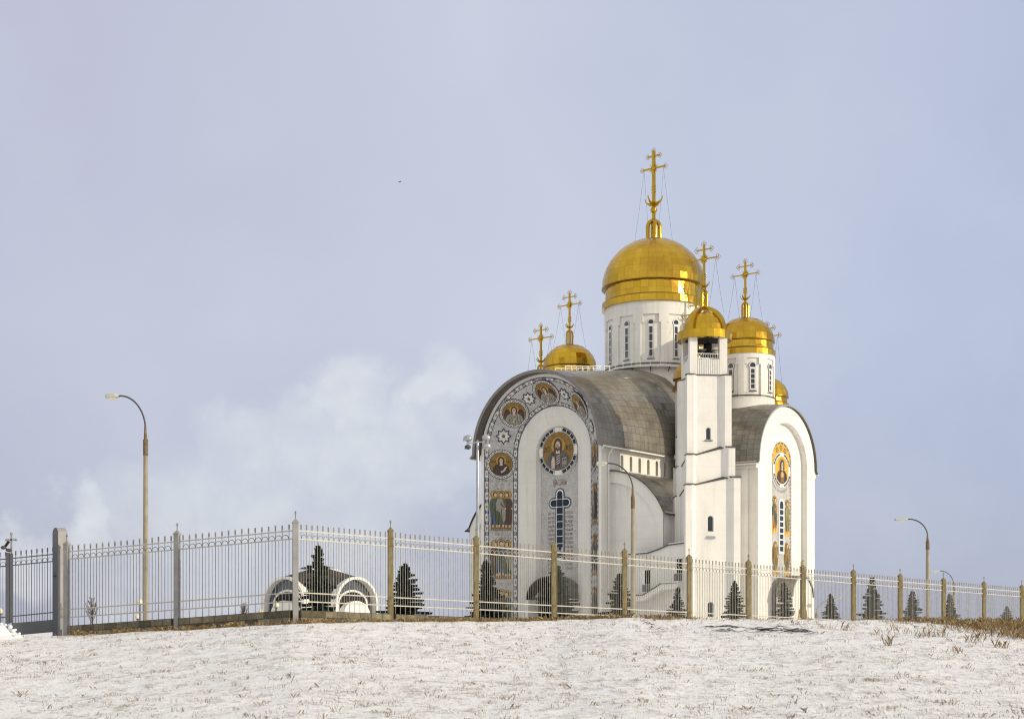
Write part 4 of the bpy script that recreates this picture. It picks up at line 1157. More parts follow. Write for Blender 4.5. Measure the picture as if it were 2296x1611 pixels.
for _ in range(1500):
    px = random.uniform(150, 1560); t = px
    y = lerp_tab(CRESTY, t) + random.uniform(-.35, .35); x = (px - CX) / F * y
    d = .35 + .75 * (noise.noise((px * .02, 3, 1)) > 0) + (.8 if 930 < px < 1400 or 640 < px < 720 else 0)
    if random.random() < d: it.append((x, y, random.uniform(.05, .19), random.randint(3, 6), .06, random.uniform(.3, .9)))
for px, py in ((1790, 1400), (1855, 1408), (1905, 1412), (1975, 1420), (2010, 1412), (2030, 1418), (2062, 1424), (2075, 1430), (2110, 1428), (2180, 1441), (2240, 1452), (1985, 1445), (2142, 1462)):
    # find where the slope shows at that height
    y = 20
    while (HY - (ground((px - CX) / F * y, y)) / y * F) > py and y < 49: y += .2
    for k in range(3): it.append(((px - CX) / F * y + random.gauss(0, .1), y, random.uniform(.12, .3), 8, .07, .4))
tag(blades('tall_grass', 'tall_grass', it, .3), 'tall brown dry grass along the brow of the hill at the fence foot', 'grass', kind='stuff')

# ================================================================ FENCE
ZD, XD = 2.4656, 2.554
RP = [Vector((-6.2566 + k * XD, 45.1 + k * ZD, 3.50 - .0533 * k)) for k in range(14)]           # z = top rail
LP = [RP[0].copy(), Vector((-10.04, 46.8, 3.295)), Vector((-13.83, 48.5, 3.10))]
def fence_panel(parent, a, b, pad=.1):
    mb = MB(); d = b - a; L = hypot(d.x, d.y); u = d / L
    p0 = a + u * pad; p1 = b - u * pad; fp = 'fence_paint'
    at_ = lambda s, dz: p0.lerp(p1, s) + Vector((0, 0, dz))
    for dz, w in ((0, .036), (-.235, .036), (-1.79, .034), (-2.04, .034)):
        mb.bar(at_(-.015, dz), at_(1.015, dz), w, fp)
    n = 17; j = lambda: random.uniform(-.012, .012)
    for i in range(n):
        s = (i + .5) / n; e = j()
        mb.bar(at_(s, -2.30), at_(s, .06), .018, 'fence_bar')
        mb.bar(at_(s, .05), at_(s, .19 + e), .040, 'fence_bar')
    for i in range(n + 1):
        s = i / n
        mb.bar(at_(s, -2.05 + j()), at_(s, -.235), .0125, 'fence_bar')
    off = u.cross(Vector((0, 0, 1))) * .02
    for i in range(n + 1):
        c = i / n; hw = .5 / n * .96
        if i in (0, n): continue
        pts = [at_(c - hw * cos(pi * k / 7), -.22 + .115 * sin(pi * k / 7)) + off for k in range(8)]
        mb.tube(pts, .0125, 'fence_bar', 4, caps=False)
    return mb.build('fence_panel', parent)
def fence_post(parent, p, mat, rz, foot):
    mb = MB(); w = .155; zt = .24; z0 = foot - p.z
    mb.box((0, 0, (zt + z0) / 2), (w, w, zt - z0), mat)
    if mat == 'post_weathered':
        for z in (-.0, -.235, -1.79, -2.04): mb.box((.0, -.0, z), (w + .03, w + .03, .028), 'rust')
    o = mb.build('post', parent, p, (0, 0, rz))
    mb = MB(); c = w / 2 + .015
    for k in range(4):
        a, b = [(-c, -c), (c, -c), (c, c), (-c, c)][k], [(-c, -c), (c, -c), (c, c), (-c, c)][(k + 1) % 4]
        mb.face([(*a, zt), (*b, zt), (0, 0, zt + .12)], mat); 
        mb.face([(*a, zt), (*b, zt), (*b, zt - .025), (*a, zt - .025)], mat)
    if mat == 'post_weathered' and random.random() < .8: mb.face([(c * .1, -c, zt + .012), (c * 1.02, -c * 1.02, zt + .012), (c, c, zt + .012), (.0, 0, zt + .135)], 'snow_clump')
    mb.build('cap', o)
    mb = MB(); m = 'rust' if mat == 'post_weathered' else 'gate_paint'
    mb.bar((0, 0, zt + .1), (0, 0, zt + .32), .017, m); mb.bar((-.05, 0, zt + .245), (.05, 0, zt + .245), .015, m); mb.bar((-.028, 0, zt + .29), (.028, 0, zt + .29), .012, m)
    mb.build('cross', o); return o
def plinth(parent, pts, mat='stone_block'):
    mb = MB(); s = 0
    for a, b in zip(pts, pts[1:]):
        d = Vector((b.x - a.x, b.y - a.y, 0)); L = d.length; n = Vector((d.y, -d.x, 0)) / L * .14
        if n.y > 0: n = -n
        A, B = Vector((a.x, a.y, 0)) + d * .03, Vector((b.x, b.y, 0)) - d * .03
        za, zb = a.z - 2.3, b.z - 2.3; dep = 1.3
        for sg in (1, -1):
            mb.face([A + n * sg + Vector((0, 0, za - dep)), B + n * sg + Vector((0, 0, zb - dep)), B + n * sg + Vector((0, 0, zb)), A + n * sg + Vector((0, 0, za))], mat, uv=[(s, -dep), (s + L, -dep), (s + L, 0), (s, 0)])
        mb.face([A + n + Vector((0, 0, za)), B + n + Vector((0, 0, zb)), B - n + Vector((0, 0, zb)), A - n + Vector((0, 0, za))], mat, uv=[(s, 0), (s + L, 0), (s + L, .28), (s, .28)])
        for Q, z in ((A, za), (B, zb)):
            mb.face([Q + n + Vector((0, 0, z - dep)), Q - n + Vector((0, 0, z - dep)), Q - n + Vector((0, 0, z)), Q + n + Vector((0, 0, z))], mat, uv=[(0, -dep), (.28, -dep), (.28, 0), (0, 0)])
        s += L + .13
    return mb.build('plinth', parent)
random.seed(3)
fr = thing('metal_fence', 'long cream bar fence with weathered brown posts running off to the right before the cathedral', 'fence', (0, 0, 0), 0, 'metal fences round the churchyard')
for k in range(13): fence_panel(fr, RP[k], RP[k + 1])
for k in range(1, 14): fence_post(fr, RP[k], 'post_weathered', radians(15), ground(RP[k].x, RP[k].y) - .3)
plinth(fr, RP[:6])
fl = thing('metal_fence', 'grey painted bar fence on a dark stone plinth beside the gate pillar', 'fence', (0, 0, 0), 0, 'metal fences round the churchyard')
for a, b in zip(LP, LP[1:]): fence_panel(fl, b, a)
for p in LP: fence_post(fl, p, 'post_paint', radians(15) if p is LP[0] else radians(-20), ground(p.x, p.y) - .3)
plinth(fl, LP)

# ---- gate and its pillar
gp = at(134, 1420, 48.9); gz = ground(gp.x, gp.y)
pil = thing('gate_pillar', 'thick grey gate pillar with a rounded top at the left end of the fence', 'pillar', (gp.x, gp.y, gz - .2), radians(43))
mb = MB(); H = 3.62; hw, hd = .15, .19
prof = [(-hd, 0), (-hd, H - .2)] + [(-hd * cos(pi * k / 12), H - .2 + hd * sin(pi * k / 12)) for k in range(1, 12)] + [(hd, H - .2), (hd, 0)]
mb.face([(-hw, y, z) for y, z in prof], 'gate_paint'); mb.face([(hw, y, z) for y, z in prof], 'gate_paint')  # end faces darker than the rounded sides: shaded side put into the colour
mb.grid([[(-hw, y, z) for y, z in prof], [(hw, y, z) for y, z in prof]], 'post_paint', True)
mb.build('pillar_body', pil); mb = MB(); mb.box((-hw - .03, 0, 2.1), (.08, .12, .03), 'dark_metal'); mb.build('latch', pil)
gl_ = [(122, 1241.5, 1388, 1415.5), (27, 1251, 1396, 1424), (17, 1252, 1397, 1425), (-88, 1262, 1408, 1436)]
def gate_leaf(x0, x1, i0, i1, label):
    g = thing('gate', label, 'gate', at(x0, 1420, 49), 0, 'leaves of the entrance gate'); o = g.location; mb = MB()
    A = [at(x0, y, 49) - o for y in gl_[i0][1:]]; B = [at(x1, y, 49) - o for y in gl_[i1][1:]]
    at_ = lambda s, dz: A[0].lerp(B[0], s) + Vector((0, 0, dz))
    for dz in (0, -.22, -1.82): mb.bar(at_(0, dz), at_(1, dz), .034, 'gate_paint')
    n = 8
    for i in range(n):
        s = (i + .3) / n; mb.bar(at_(s, -2.06), at_(s, .1), .018, 'gate_paint'); mb.bar(at_(s, .09), at_(s, .22), .034, 'gate_paint'); mb.bar(at_(s + .5 / n, -2.06), at_(s + .5 / n, -.22), .013, 'gate_paint')
        mb.tube([at_(s + .5 / n - .46 / n * cos(pi * k / 7), -.2 + .11 * sin(pi * k / 7)) for k in range(8)], .009, 'gate_paint', 4, caps=False)
    mb.build('gate_grille', g); mb = MB(); t = Vector((0, .03, 0))
    for q in (-t, t): mb.face([A[1] + q, B[1] + q, B[2] + q, A[2] + q], 'gate_paint')
    for p, q in ((A[1], B[1]), (A[2], B[2])): mb.face([p - t, q - t, q + t, p + t], 'gate_paint')
    mb.build('kick_panel', g); return g
g1 = gate_leaf(122, 27, 0, 1, 'grey barred gate leaf with a solid lower panel next to the gate pillar')
g2 = gate_leaf(17, -88, 2, 3, 'grey barred gate leaf cut off by the left edge behind the snow heap')
def stile(g, px, ytop, yb, w, cross):
    o = g.location; mb = MB(); a = at(px, ytop, 48.95) - o; b = at(px, yb, 48.95) - o
    mb.bar(b, a, w, 'gate_paint'); mb.build('stile', g)
    if cross:
        mb = MB(); t = a
        mb.bar(t, t + Vector((0, 0, .62)), .05, 'post_paint'); mb.bar(t + Vector((-.15, 0, .43)), t + Vector((.15, 0, .43)), .05, 'post_paint')
        for d in ((-.15, .43), (.15, .43), (0, .62)): mb.ball(t + Vector((d[0], 0, d[1])), .045, 'post_paint', 8, 5)
        mb.build('cross', g); mb = MB()
        mb.ball(t + Vector((-.22, -.1, .18)), .085, 'dark_metal', 10, 6, (1, .8, .7)); mb.bar(t + Vector((-.2, -.1, .2)), t + Vector((-.02, -.05, .05)), .05, 'dark_metal'); mb.ball(t + Vector((-.05, -.1, .1)), .09, 'dark_metal', 10, 6, (1.1, .8, .6)); mb.bar(t + Vector((-.16, -.08, .22)), t + Vector((-.05, -.08, .38)), .07, 'void')
        mb.build('spotlight', g)
stile(g1, 25.5, 1240, 1396, .085, True); stile(g1, 121, 1241, 1415, .05, False); stile(g2, 18, 1238, 1397, .085, False)
# snow heap pushed against the gate
random.seed(5)
mb = MB(); c = at(-14, 1424, 46.6); rows = []
for i in range(26):
    row = []
    for k in range(40):
        a = 2 * pi * k / 40; r = i / 25
        x, y = 1.0 * r * cos(a), .9 * r * sin(a)
        h = .52 * (1 - r ** 2) ** 1.0 * (.8 + .5 * noise.noise((x * 2.4, y * 2.4, 5))) + .08 * noise.noise((x * 7, y * 7, 1)) * (1 - r * .6)
        row.append((x, y, h - .05))
    rows.append(row)
mb.grid(rows, 'snow_clump', True, True)
for _ in range(26):
    a = random.uniform(0, 6.28); r = random.uniform(.1, .9); x, y = r * cos(a), .9 * r * sin(a)
    mb.ball((x, y, .48 * (1 - r * r) + .0), random.uniform(.03, .085), 'snow_clump', 6, 4, (1, 1, .8))
tag(mb.build('snow_heap', None, (c.x, c.y, ground(c.x, c.y) - .02)), 'heap of lumpy shovelled snow at the left edge in front of the gate', 'snow heap')

# ================================================================ TREES
def spruce_mesh(seed, H=5.0, W=2.3, lean=0, thin=1.0):
    random.seed(seed); tr = MB(); cr = MB(); sn = MB()
    tr.tube([(0, 0, -.3), (0, 0, H * .5), (lean * .3, 0, H)], [.075, .045, .008], 'bark', 7)
    B = []; z = .10
    while z < H * .96:
        f = z / H; tier = random.uniform(.74, 1.12)
        n = max(4, int((10 - 5 * f) * thin))
        for q in range(n): B.append((min(.97, f + random.uniform(-.018, .018)), q * 6.283 / n + z * 7 + random.uniform(-.35, .35), tier * random.uniform(.65, 1.2)))
        for q in range(int(3 * thin)): B.append((min(.97, f + random.uniform(0, .05)), random.uniform(0, 6.28), random.uniform(.35, .6)))
        z += H * (.068 - .030 * f)
    for f, a, ln in B:
        z = f * H
        R = W / 2 * ((1 - f) ** .95 * 1.08 + .03)
        L = R * ln
        d = Vector((cos(a), sin(a), 0)); s = Vector((-sin(a), cos(a), 0))
        drop = L * (.40 - .85 * f) + random.uniform(-.04, .04)
        P = lambda t: Vector((lean * .3 * f, 0, z)) + d * L * t + Vector((0, 0, -drop * t * (1.6 - .95 * t)))
        if L > .2: tr.tube([P(0), P(.5), P(.95)], [.018, .011, .005], 'bark', 3, caps=False)
        k = max(2, int(L / .13))
        for j in range(k):
            t = (j + .6) / k; c = P(t); wd = (.07 + .20 * L * (1.1 - t)) * random.uniform(.7, 1.25)
            for sd in (-1, 1):
                tip = c + s * sd * wd + d * wd * random.uniform(.5, 1) + Vector((0, 0, random.uniform(-.09, .03)))
                e = d * .085; h = Vector((0, 0, random.uniform(.08, .15)))
                cr.face([c - e, c + e, tip + e * .5, tip - e * .7], 'needles')
                cr.face([c + e * .4, tip, tip - h * .6, c - h], 'needles')
            cr.face([c - d * .12 + Vector((0, 0, .02)), c + d * .14 + Vector((0, 0, .03)), c + d * .10 - Vector((0, 0, .15)), c - d * .08 - Vector((0, 0, .17))], 'needles')
            if random.random() < .36 and t > .25:
                u = Vector((0, 0, .04)); q = wd * random.uniform(.3, .6)
                sn.face([c - s * q + u, c + d * .07 + u * 1.2, c + s * q + u, c - d * .06 + u], 'snow_clump')
    cr.face([(-.03, 0, H * .9), (.03, 0, H * .9), (lean * .3, 0, H)], 'needles'); cr.face([(0, -.03, H * .9), (0, .03, H * .9), (lean * .3, 0, H)], 'needles')
    return tr, cr, sn
TREES = [  # px, top y, base width px, distance, variant, label
    (713, 1215, 74, 80, 0, 'tall dense dark spruce in front of the low domed gatehouse'),
    (908, 1259, 88, 84, 1, 'dark spruce alone against the sky left of the floodlight mast'),
    (1096, 1252, 92, 90, 2, 'broad dark spruce in front of the mosaic saints of the cathedral front'),
    (1249, 1262, 104, 94, 0, 'large dark spruce before the arched cathedral doorway'),
    (1389, 1283, 74, 98, 1, 'spruce with snowy tiers standing left of the street lamp by the stair annexe'),
    (1517, 1313, 46, 110, 2, 'small spruce under the stair parapet left of the bell tower'),
    (1647, 1299, 53, 112, 1, 'snow-flecked spruce at the foot of the bell tower'),
    (1759, 1303, 52, 116, 3, 'thin spruce with open snowy branches before the small side porch'),
    (1863, 1328, 41, 130, 2, 'small spruce by the curved lamp right of the cathedral'),
    (1955, 1291, 57, 116, 1, 'tallest spruce of the group right of the cathedral, with wide lower branches'),
    (2045, 1321, 43, 130, 0, 'spruce close left of the tall street lamp on the right'),
    (2131, 1328, 36, 150, 2, 'slim spruce partly hidden by the post right of the tall street lamp'),
    (2258, 1357, 24, 175, 1, 'tiny spruce farthest to the right behind the dry grass')]
variants = {}
for i, (px, ty, wp, Y, v, lab) in enumerate(TREES):
    p = at(px, 1400, Y); g = ground(p.x, p.y); H = (HY - ty) / F * Y - g; fv = max(0, ((HY - (1367 if i < 2 else 1386)) / F * Y - g) / H); W = wp / F * Y / (1 - fv) * 1.10
    t = thing('spruce_tree', lab, 'tree', (p.x, p.y, g), i * 1.3, 'young spruces in the churchyard')
    if v not in variants:
        tr, cr, sn = spruce_mesh(20 + v, 5.0, 2.3, (.1, 0, .5, .2)[v], (1.15, 1.0, 1.05, .72)[v])
        variants[v] = (tr.build('trunk', t), cr.build('crown', t), sn.build('snow', t))
    else:
        for o in variants[v]:
            c = o.copy(); COL.objects.link(c); c.parent = t
    t.scale = (W / 2.3, W / 2.3, H / 5.0)
def sapling(px, ty, Y, lab, seed):
    random.seed(seed); p = at(px, 1400, Y); g = ground(p.x, p.y); H = (HY - ty) / F * Y - g
    t = thing('bare_sapling', lab, 'tree', (p.x, p.y, g), 0, 'bare young trees behind the fence')
    tr = MB(); cr = MB()
    tr.tube([(0, 0, -.2), (.03, 0, H * .5), (0, 0, H)], [.035, .025, .008], 'twig', 6)
    for k in range(34):
        z = H * random.uniform(.35, .95); a = random.uniform(0, 6.28); L = (H - z) * random.uniform(.35, .7) + .1
        d = Vector((cos(a) * .5, sin(a) * .5, .86)); q = Vector((0, 0, z))
        cr.tube([q, q + d * L * .5, q + d * L + Vector((0, 0, .05))], [.011, .008, .004], 'twig', 3, caps=False)
        for m in range(3):
            s = q + d * L * random.uniform(.3, .9); e = Vector((random.gauss(0, 1), random.gauss(0, 1), 1.2)).normalized() * L * .4
            cr.tube([s, s + e], [.006, .003], 'twig', 3, caps=False)
    tr.build('trunk', t); cr.build('crown', t)
sapling(206, 1340, 62, 'bare thin sapling left of the concrete street lamp', 4)
sapling(546, 1352, 66, 'low bare sapling just above the dark stone plinth', 9)

# ================================================================ LAMPS
def street_lamp(px, ytop_pole, ytop, xhead, Y, wpx, lab, head=.6):
    p = at(px, 1400, Y); g = ground(p.x, p.y); k = Y / F
    t = thing('street_lamp', lab, 'street lamp', (p.x, p.y, g), 0, 'concrete street lamps with curved arms')
    zp = (HY - ytop_pole) * k - g; zt = (HY - ytop) * k - g; L = head; reach = (px - xhead) * k - L * 1.0; r = wpx * k / 2
    mb = MB(); mb.tube([(0, 0, -.3), (0, 0, zp * .5), (0, 0, zp - .58)], [r * 1.12, r, r * .86], 'concrete', 10); mb.build('pole', t)
    mb = MB(); mb.tube([(0, 0, zp - .62), (0, 0, zp)], r * 1.0, 'rust', 8); mb.tube([(0, 0, zp), (-.02, 0, zp + .55)], [r * .75, r * .3], 'rust', 8); mb.build('sleeve', t)
    mb = MB(); h = zt - zp - .3; pts = [(0, 0, zp + .1)]
    for i in range(15):
        a = pi / 2 * i / 14; pts.append((-reach * .93 * (1 - cos(a)), 0, zp + .35 + (h - .05) * sin(a)))
    pts.append((-reach * 1.02, 0, zt - .02)); mb.tube(pts, [r * .42] + [r * .34] * (len(pts) - 1), 'dark_metal', 8); mb.build('arm', t)
    mb = MB(); x0 = -reach
    R = Matrix.Rotation(radians(4), 3, 'Y')
    sec = [(0, .08, .06), (-.22 * L, .12, .09), (-L * .9, .15, .10), (-L, .10, .05)]
    rows = [[(x0 + x, s * w2, zt + c * h2 - .0 + .04 * x) for s, c in ((-1, -.6), (-1, .5), (-.5, 1), (.5, 1), (1, .5), (1, -.6), (.5, -1), (-.5, -1))] for x, w2, h2 in sec]
    mb.grid(rows, 'lamp_head', False, True); mb.face(rows[0], 'lamp_head'); mb.face(rows[-1], 'lamp_head'); hd = mb.build('lamp_head', t)
    mb = MB(); mb.box((x0 - .55 * L, 0, zt - .11), (.6 * L, .2, .05), 'globe'); mb.build('diffuser', t)
    return t
street_lamp(326.5, 985, 887, 237, 60, 11.5, 'tall concrete street lamp behind the grey fence at the left', .5)
street_lamp(1419, 1113, 1038, 1336, 82, 10, 'street lamp standing in front of the cathedral side wall')
street_lamp(2080, 1213, 1163, 2005, 116, 8.6, 'tall street lamp in front of open sky right of the cathedral', 1.0)
street_lamp(2139, 1320, 1279, 2083, 190, 5.0, 'distant street lamp half hidden behind the tall lamp on the right', 1.3)
# low curved double lamp
p = at(1831, 1400, 180); g = ground(p.x, p.y); t = thing('curved_lamp', 'low lamp with a twin curved arm beside the right edge of the cathedral', 'lamp', (p.x, p.y, g)); k = 180 / F
mb = MB(); mb.tube([(0, 0, -.3), (0, 0, 1.0)], .2, 'concrete', 8); mb.build('pole', t)
for q in (-.25, .25):
    mb = MB(); mb.tube([(0, q * .4, .8)] + [(46 * k * (1 - cos(pi / 2 * i / 12)), q, 1.0 + (120 * k - 1.0 - g) * sin(pi / 2 * i / 12)) for i in range(13)], .07, 'galvanised', 6); mb.build('arm', t)
mb = MB(); mb.box((47 * k, 0, 120 * k - g), (.8, .5, .3), 'lamp_head'); mb.build('lamp_head', t)
# globe lamps
for px, yt, Y, lab in ((313.5, 1341, 92, 'cream globe lamp left of the concrete street lamp pole, the higher of two'), (308.5, 1375, 100, 'cream globe lamp barely above the plinth left of the concrete street lamp pole'), (619, 1347, 84, 'cream globe lamp in front of the gatehouse arch'), (584.5, 1364, 100, 'cream globe lamp just peeping over the plinth left of the gatehouse'), (1, 1362, 92, 'cream globe lamp at the far left edge behind the gate')):
    p = at(px, 1400, Y); g = ground(p.x, p.y); zt = (HY - yt) / F * Y - g; s = 15.5 / F * 84
    t = thing('globe_lamp', lab, 'lamp', (p.x, p.y, g), 0, 'low globe lamps behind the fence')
    mb = MB(); mb.tube([(0, 0, -.2), (0, 0, zt - s * .95)], .05, 'dark_metal', 8); mb.tube([(0, 0, zt - s * 1.05), (0, 0, zt - s * .86)], [.06, .12], 'dark_metal', 10); mb.build('pole', t)
    mb = MB(); mb.lathe([(.08, -.9 * s), (.13, -.85 * s), (.17, -.6 * s), (.16, -.38 * s), (.11, -.2 * s), (.06, -.14 * s), (.07, -.1 * s), (.02, 0)], 'globe', 16, (0, 0, zt)); mb.build('globe', t)
# floodlight mast
Y = 100; k = Y / F; p = at(1071, 1400, Y); g = ground(p.x, p.y)
t = thing('floodlight_mast', 'slim silver mast with four round floodlights at the left of the mosaic front', 'floodlight', (p.x, p.y, g)); zt = (HY - 990) * k - g
mb = MB(); mb.tube([(0, 0, -.3), (0, 0, zt * .55), (0, 0, zt * .55 + .02), (0, 0, zt + .1)], [.15, .13, .11, .085], 'galvanised', 12); mb.build('mast', t)
mb = MB(); mb.bar((-.72, 0, zt - .1), (.62, -.1, zt + .02), .07, 'galvanised'); mb.build('crossbar', t)
for x, z in ((-.62, .2), (-.62, -.35), (.55, .25), (.58, -.28)):
    sm = .7 if (x < 0 and z < 0) else 1
    mb = MB(); mb.ball((x, -.12, zt + z), .25 * sm, 'galvanised' if sm == 1 else 'dark_metal', 14, 9, (1.15, .9, .9)); mb.bar((x - .27 * sm, -.05, zt + z - .15), (x - .27 * sm, -.05, zt + z + .1), .04, 'dark_metal'); mb.bar((x, 0, zt - .04), (x, -.05, zt + z), .05, 'galvanised'); mb.build('floodlight', t)

# ================================================================ GATEHOUSE
Y = 122.0; o = Vector(((719 - CX) / F * Y, Y, .3))
gh = thing('gatehouse', 'low cross-shaped gatehouse with white arched gables and a dark brown vaulted roof', 'building', o, YAW)
mb = MB(); L = 3.9; R = 2.25; zs = 3.35; zA = 5.4; zC = 6.35
ax = [lambda u, z, y: (u, -y, z), lambda u, z, y: (y, u, z), lambda u, z, y: (u, y, z), lambda u, z, y: (-y, u, z)]
pr = lambda r, h, n=20: [(-r * cos(pi * k / n), zs + h * sin(pi * k / n)) for k in range(n + 1)]
for f in ax:
    rows = [[f(u, z, L * t) for u, z in pr(R + .02, (zA - zs) * t + (zC - zs) * (1 - t))] for t in (0, .25, .5, .75, 1.0)]
    mb.grid(rows, 'brown_roof', True)
roof = mb.build('roof', gh); 
for i, f in enumerate(ax):
    mb = MB()
    def loop(r, h): return [(-r, .0)] + pr(r, h) + [(r, .0)]
    a, b, c = loop(R + .06, zA - zs + .04), loop(R - .14, zA - zs - .16), loop(R - .95, .75)
    for p, q in ((a, b),):
        mb.grid([[f(u, z, L + .1) for u, z in p], [f(u, z, L + .1) for u, z in q]], 'plaster', False)
    mb.grid([[f(u, z, L + .1) for u, z in a], [f(u, z, L - .5) for u, z in a]], 'plaster', False)
    mb.grid([[f(u, z, L + .1) for u, z in b], [f(u, z, L - .45) for u, z in b]], 'plaster', False)
    mb.face([f(u, z, L - .45) for u, z in b], 'glass_gray')
    d = loop(R - .62, zA - zs - .95); e = loop(R - .78, zA - zs - 1.12)
    mb.grid([[f(u, z, L - .38) for u, z in d], [f(u, z, L - .38) for u, z in e]], 'plaster', False)
    mb.face([f(u, z, L - .42) for u, z in e], 'void')
    h = [(-R + .6, .0)] + [(-(R - .6) * cos(pi * k / 14), 2.4 + 1.2 * sin(pi * k / 14)) for k in range(15)] + [(R - .6, 0)]
    mb.grid([[f(u, z, L - .34) for u, z in h], [f(u * .9, z, L + .05) for u, z in h]], 'plaster', True)
    mb.face([f(u * .9, z, L + .05) for u, z in h], 'plaster')
    dd = [(-.75, .0)] + [(-.75 * cos(pi * k / 12), 1.9 + .75 * sin(pi * k / 12)) for k in range(13)] + [(.75, 0)]
    mb.face([f(u, z, L + .06) for u, z in dd], 'door_wood')
    for s in (-1, 1): mb.face([f(s * (R + .2), .0, 1.5), f(s * (R + .2), .0, L), f(s * (R + .2), zs, L), f(s * (R + .2), zs, 1.5)], 'plaster')
    mb.build('gable', gh)
mb = MB()
f = ax[0]
mb.grid([[f(u, z + .05, y) for u, z in pr(R, zC - zs - .15)[8:14]] for y in (-1.4, -.4, .6, 1.7)], 'snow_clump', True)
mb.grid([[ax[1](u, z + .05, y) for u, z in pr(R, zC - zs - .15)[7:12]] for y in (-.6, .4, 1.3)], 'snow_clump', True)
mb.build('snow', gh)

# ================================================================ SMALL THINGS
def brush(px0, px1, py, n, lab, seed, L=(.25, .9)):
    random.seed(seed); Yb = 20; pm = (px0 + px1) / 2
    while (HY - ground((pm - CX) / F * Yb, Yb) / Yb * F) > py and Yb < 49.5: Yb += .1
    c = Vector(((pm - CX) / F * Yb, Yb, 0)); mb = MB(); w = (px1 - px0) / F * Yb / 2
    for _ in range(n):
        x = random.uniform(-w, w); y = random.gauss(0, .9) - x * .22; a = random.gauss(-.15, .5); l = random.uniform(*L)
        h = lambda X, Yy: ground(c.x + X, c.y + Yy) + gnoise(c.x + X, c.y + Yy)
        d = (cos(a) * l / 2, sin(a) * l / 2); m = random.uniform(0.01, .06)
        mb.tube([(x - d[0], y - d[1], h(x - d[0], y - d[1]) + .01), (x, y, h(x, y) + m + .02), (x + d[0], y + d[1], h(x + d[0], y + d[1]) + .015)], [.005, .014, .004], 'char', 4, caps=False)
    tag(mb.build('brush_pile', None, (c.x, c.y, 0)), lab, 'branches', 'dark branches lying on the snow')
brush(1594, 1665, 1410, 15, 'scatter of black twigs on the snow below the bell tower', 1)
brush(1700, 1812, 1417, 28, 'wider patch of black branches lying on the snow below the side porch', 2)
brush(1452, 1466, 1402, 8, 'small clump of black twigs on the snow below the stair annexe', 3, (.1, .25))
Y = 150; p = at(896.5, 408, Y)
mb = MB(); mb.ball((0, 0, 0), .09, 'bird_dark', 8, 6, (2.0, .8, .75)); mb.ball((-.2, 0, .03), .055, 'bird_dark', 8, 5, (1.3, .9, .9))
for s in (-1, 1): 
    mb.face([(-.08, s * .05, .03), (.1, s * .05, .03), (.12, s * .28, .10), (.06, s * .5, .06), (-.04, s * .28, .12)], 'bird_dark')
mb.face([(.14, -.04, 0), (.14, .04, 0), (.32, .07, .01), (.32, -.07, .01)], 'bird_dark')
tag(mb.build('bird', None, p, (radians(8), radians(-18), radians(35))), 'tiny dark bird flying in the open sky left of the domes', 'bird').scale = (.62, .62, .62)

# ================================================================ CAMERA, LIGHT, SKY
cam = bpy.data.cameras.new('camera'); co = bpy.data.objects.new('camera', cam); COL.objects.link(co)
co.rotation_euler = (pi / 2, 0, 0); cam.sensor_width = 36; cam.lens = F * 36 / 2296; cam.shift_y = (HY - 805.5) / 2296
cam.clip_start = .5; cam.clip_end = 8000; S.camera = co
EL = radians(14.0); sd = Vector((.917, -.399, 0)).normalized() * cos(EL) + Vector((0, 0, sin(EL)))
sun = bpy.data.lights.new('sun', 'SUN'); so = bpy.data.objects.new('sun', sun); COL.objects.link(so)
sun.energy = SUN_E; sun.angle = radians(.6); sun.color = (1.0, .88, .66)
so.rotation_euler = sd.to_track_quat('Z', 'Y').to_euler()

wd = bpy.data.worlds.new('World'); S.world = wd; wd.use_nodes = True
nt = wd.node_tree; nt.nodes.clear(); L_ = nt.links
sky = nd(nt, 'ShaderNodeTexSky'); sky.sky_type = 'NISHITA'; sky.sun_disc = False; sky.sun_elevation = EL; sky.sun_rotation = atan2(sd.x, sd.y)
sky.air_density = 1.0; sky.dust_density = .6
b1 = nd(nt, 'ShaderNodeBackground'); L_.new(sky.outputs[0], b1.inputs[0]); b1.inputs[1].default_value = .1
tc = nd(nt, 'ShaderNodeTexCoord'); dr = tc.outputs['Generated']
sp = nd(nt, 'ShaderNodeSeparateXYZ'); L_.new(dr, sp.inputs[0])
def lin(r, g, b): return tuple(((c / 255 + .055) / 1.055) ** 2.4 if c > 10 else c / 3294 for c in (r, g, b))
# thin high veil: lavender to the left, bluer to the right, brighter overhead
n1 = noisef(nt, dr, 3.2, 3, .5)
az = math_(nt, 'MULTIPLY_ADD', sp.outputs[0], 1.55, math_(nt, 'MULTIPLY', n1, .55), clamp=False)
veil = ramp(nt, math_(nt, 'ADD', az, .22), [(.0, lin(*VEIL[0])), (.5, lin(*VEIL[1])), (1.0, lin(*VEIL[2]))]).outputs[0]
low = ramp(nt, sp.outputs[2], [(.02, (1, 1, 1)), (.20, (0, 0, 0))]).outputs[0]
veil = mixc(nt, math_(nt, 'MULTIPLY', low, .75), veil, lin(*VEIL[3]))
n2 = noisef(nt, dr, 7.0, 5, .55)
veil = mixc(nt, math_(nt, 'MULTIPLY', ramp(nt, n2, [(.45, (0, 0, 0)), (.75, (1, 1, 1))]).outputs[0], .30), veil, lin(*VEIL[4]))
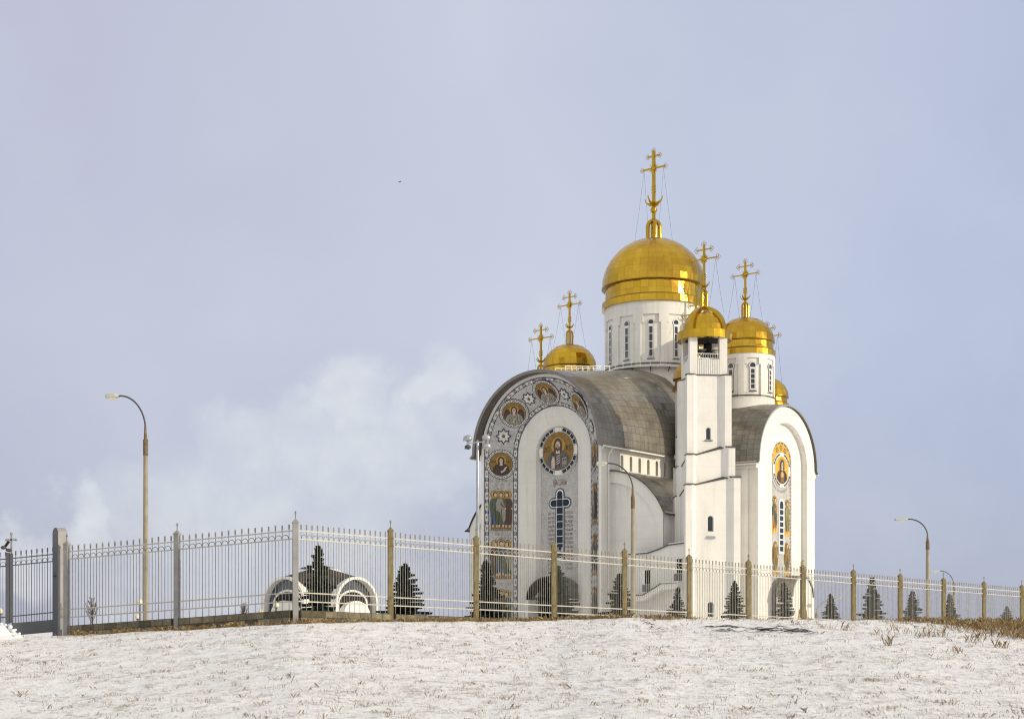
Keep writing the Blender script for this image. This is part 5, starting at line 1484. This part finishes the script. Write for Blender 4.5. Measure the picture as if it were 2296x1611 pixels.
# soft cumulus bank low on the left
nz = nd(nt, 'ShaderNodeTexNoise'); nz.inputs['Scale'].default_value = 21; nz.inputs['Detail'].default_value = 6; nz.inputs['Roughness'].default_value = .55
L_.new(dr, nz.inputs['Vector'])
o1 = nd(nt, 'ShaderNodeVectorMath', operation='SUBTRACT'); L_.new(nz.outputs['Color'], o1.inputs[0]); o1.inputs[1].default_value = (.5, .5, .5)
o2 = nd(nt, 'ShaderNodeVectorMath', operation='MULTIPLY_ADD'); L_.new(o1.outputs[0], o2.inputs[0]); o2.inputs[1].default_value = (.085, .02, .085); L_.new(dr, o2.inputs[2])
M = None
for px, py, r, a in ((205, 1135, 95, .75), (335, 1150, 150, .45), (560, 1090, 230, .5), (520, 1010, 150, .55), (775, 890, 125, .7), (960, 875, 92, .8), (860, 1010, 190, .6), (700, 1010, 170, .55), (1010, 1010, 130, .45), (60, 1255, 90, .6), (1240, 760, 110, .22), (420, 1300, 260, .4), (760, 1250, 260, .35)):
    d = Vector(((px - CX) / F, 1, (HY - py) / F)).normalized()
    di = nd(nt, 'ShaderNodeVectorMath', operation='DISTANCE'); L_.new(o2.outputs[0], di.inputs[0]); di.inputs[1].default_value = d
    mr = nd(nt, 'ShaderNodeMapRange', interpolation_type='SMOOTHSTEP'); L_.new(di.outputs['Value'], mr.inputs[0])
    mr.inputs[1].default_value = r / F * 1.12; mr.inputs[2].default_value = r / F * .42; mr.inputs[3].default_value = 0; mr.inputs[4].default_value = a
    M = mr.outputs[0] if M is None else math_(nt, 'MAXIMUM', M, mr.outputs[0])
M = math_(nt, 'MULTIPLY', M, ramp(nt, noisef(nt, dr, 26, 6, .6), [(.36, (.55, .55, .55)), (.62, (1.1, 1.1, 1.1))]).outputs[0])
veil = mixc(nt, math_(nt, 'MULTIPLY', M, 1.3, clamp=True), veil, lin(*VEIL[5]))
# unseen sky overhead and behind the viewer, whitened and brightened to fill shaded walls
fr_ = math_(nt, 'MAXIMUM', ramp(nt, sp.outputs[2], [(.40, (0, 0, 0)), (.75, (1, 1, 1))]).outputs[0], ramp(nt, math_(nt, 'MULTIPLY_ADD', sp.outputs[1], -.5, .5), [(.30, (0, 0, 0)), (.6, (1, 1, 1))]).outputs[0])
veil = mixc(nt, fr_, veil, tuple(ZEN * c for c in (.79, .77, .745)))
b2 = nd(nt, 'ShaderNodeBackground'); L_.new(veil, b2.inputs[0]); b2.inputs[1].default_value = 1.0
ms = nd(nt, 'ShaderNodeMixShader'); ms.inputs[0].default_value = .85; L_.new(b1.outputs[0], ms.inputs[1]); L_.new(b2.outputs[0], ms.inputs[2])
out = nd(nt, 'ShaderNodeOutputWorld'); L_.new(ms.outputs[0], out.inputs[0])
S.view_settings.view_transform = 'Standard'; S.view_settings.look = 'None'; S.view_settings.exposure = EXPO; S.view_settings.gamma = 1
S.render.film_transparent = False
S.cycles.max_bounces = 6; S.cycles.diffuse_bounces = 3; S.cycles.glossy_bounces = 4
S.cycles.use_denoising = True; S.cycles.filter_width = 1.15
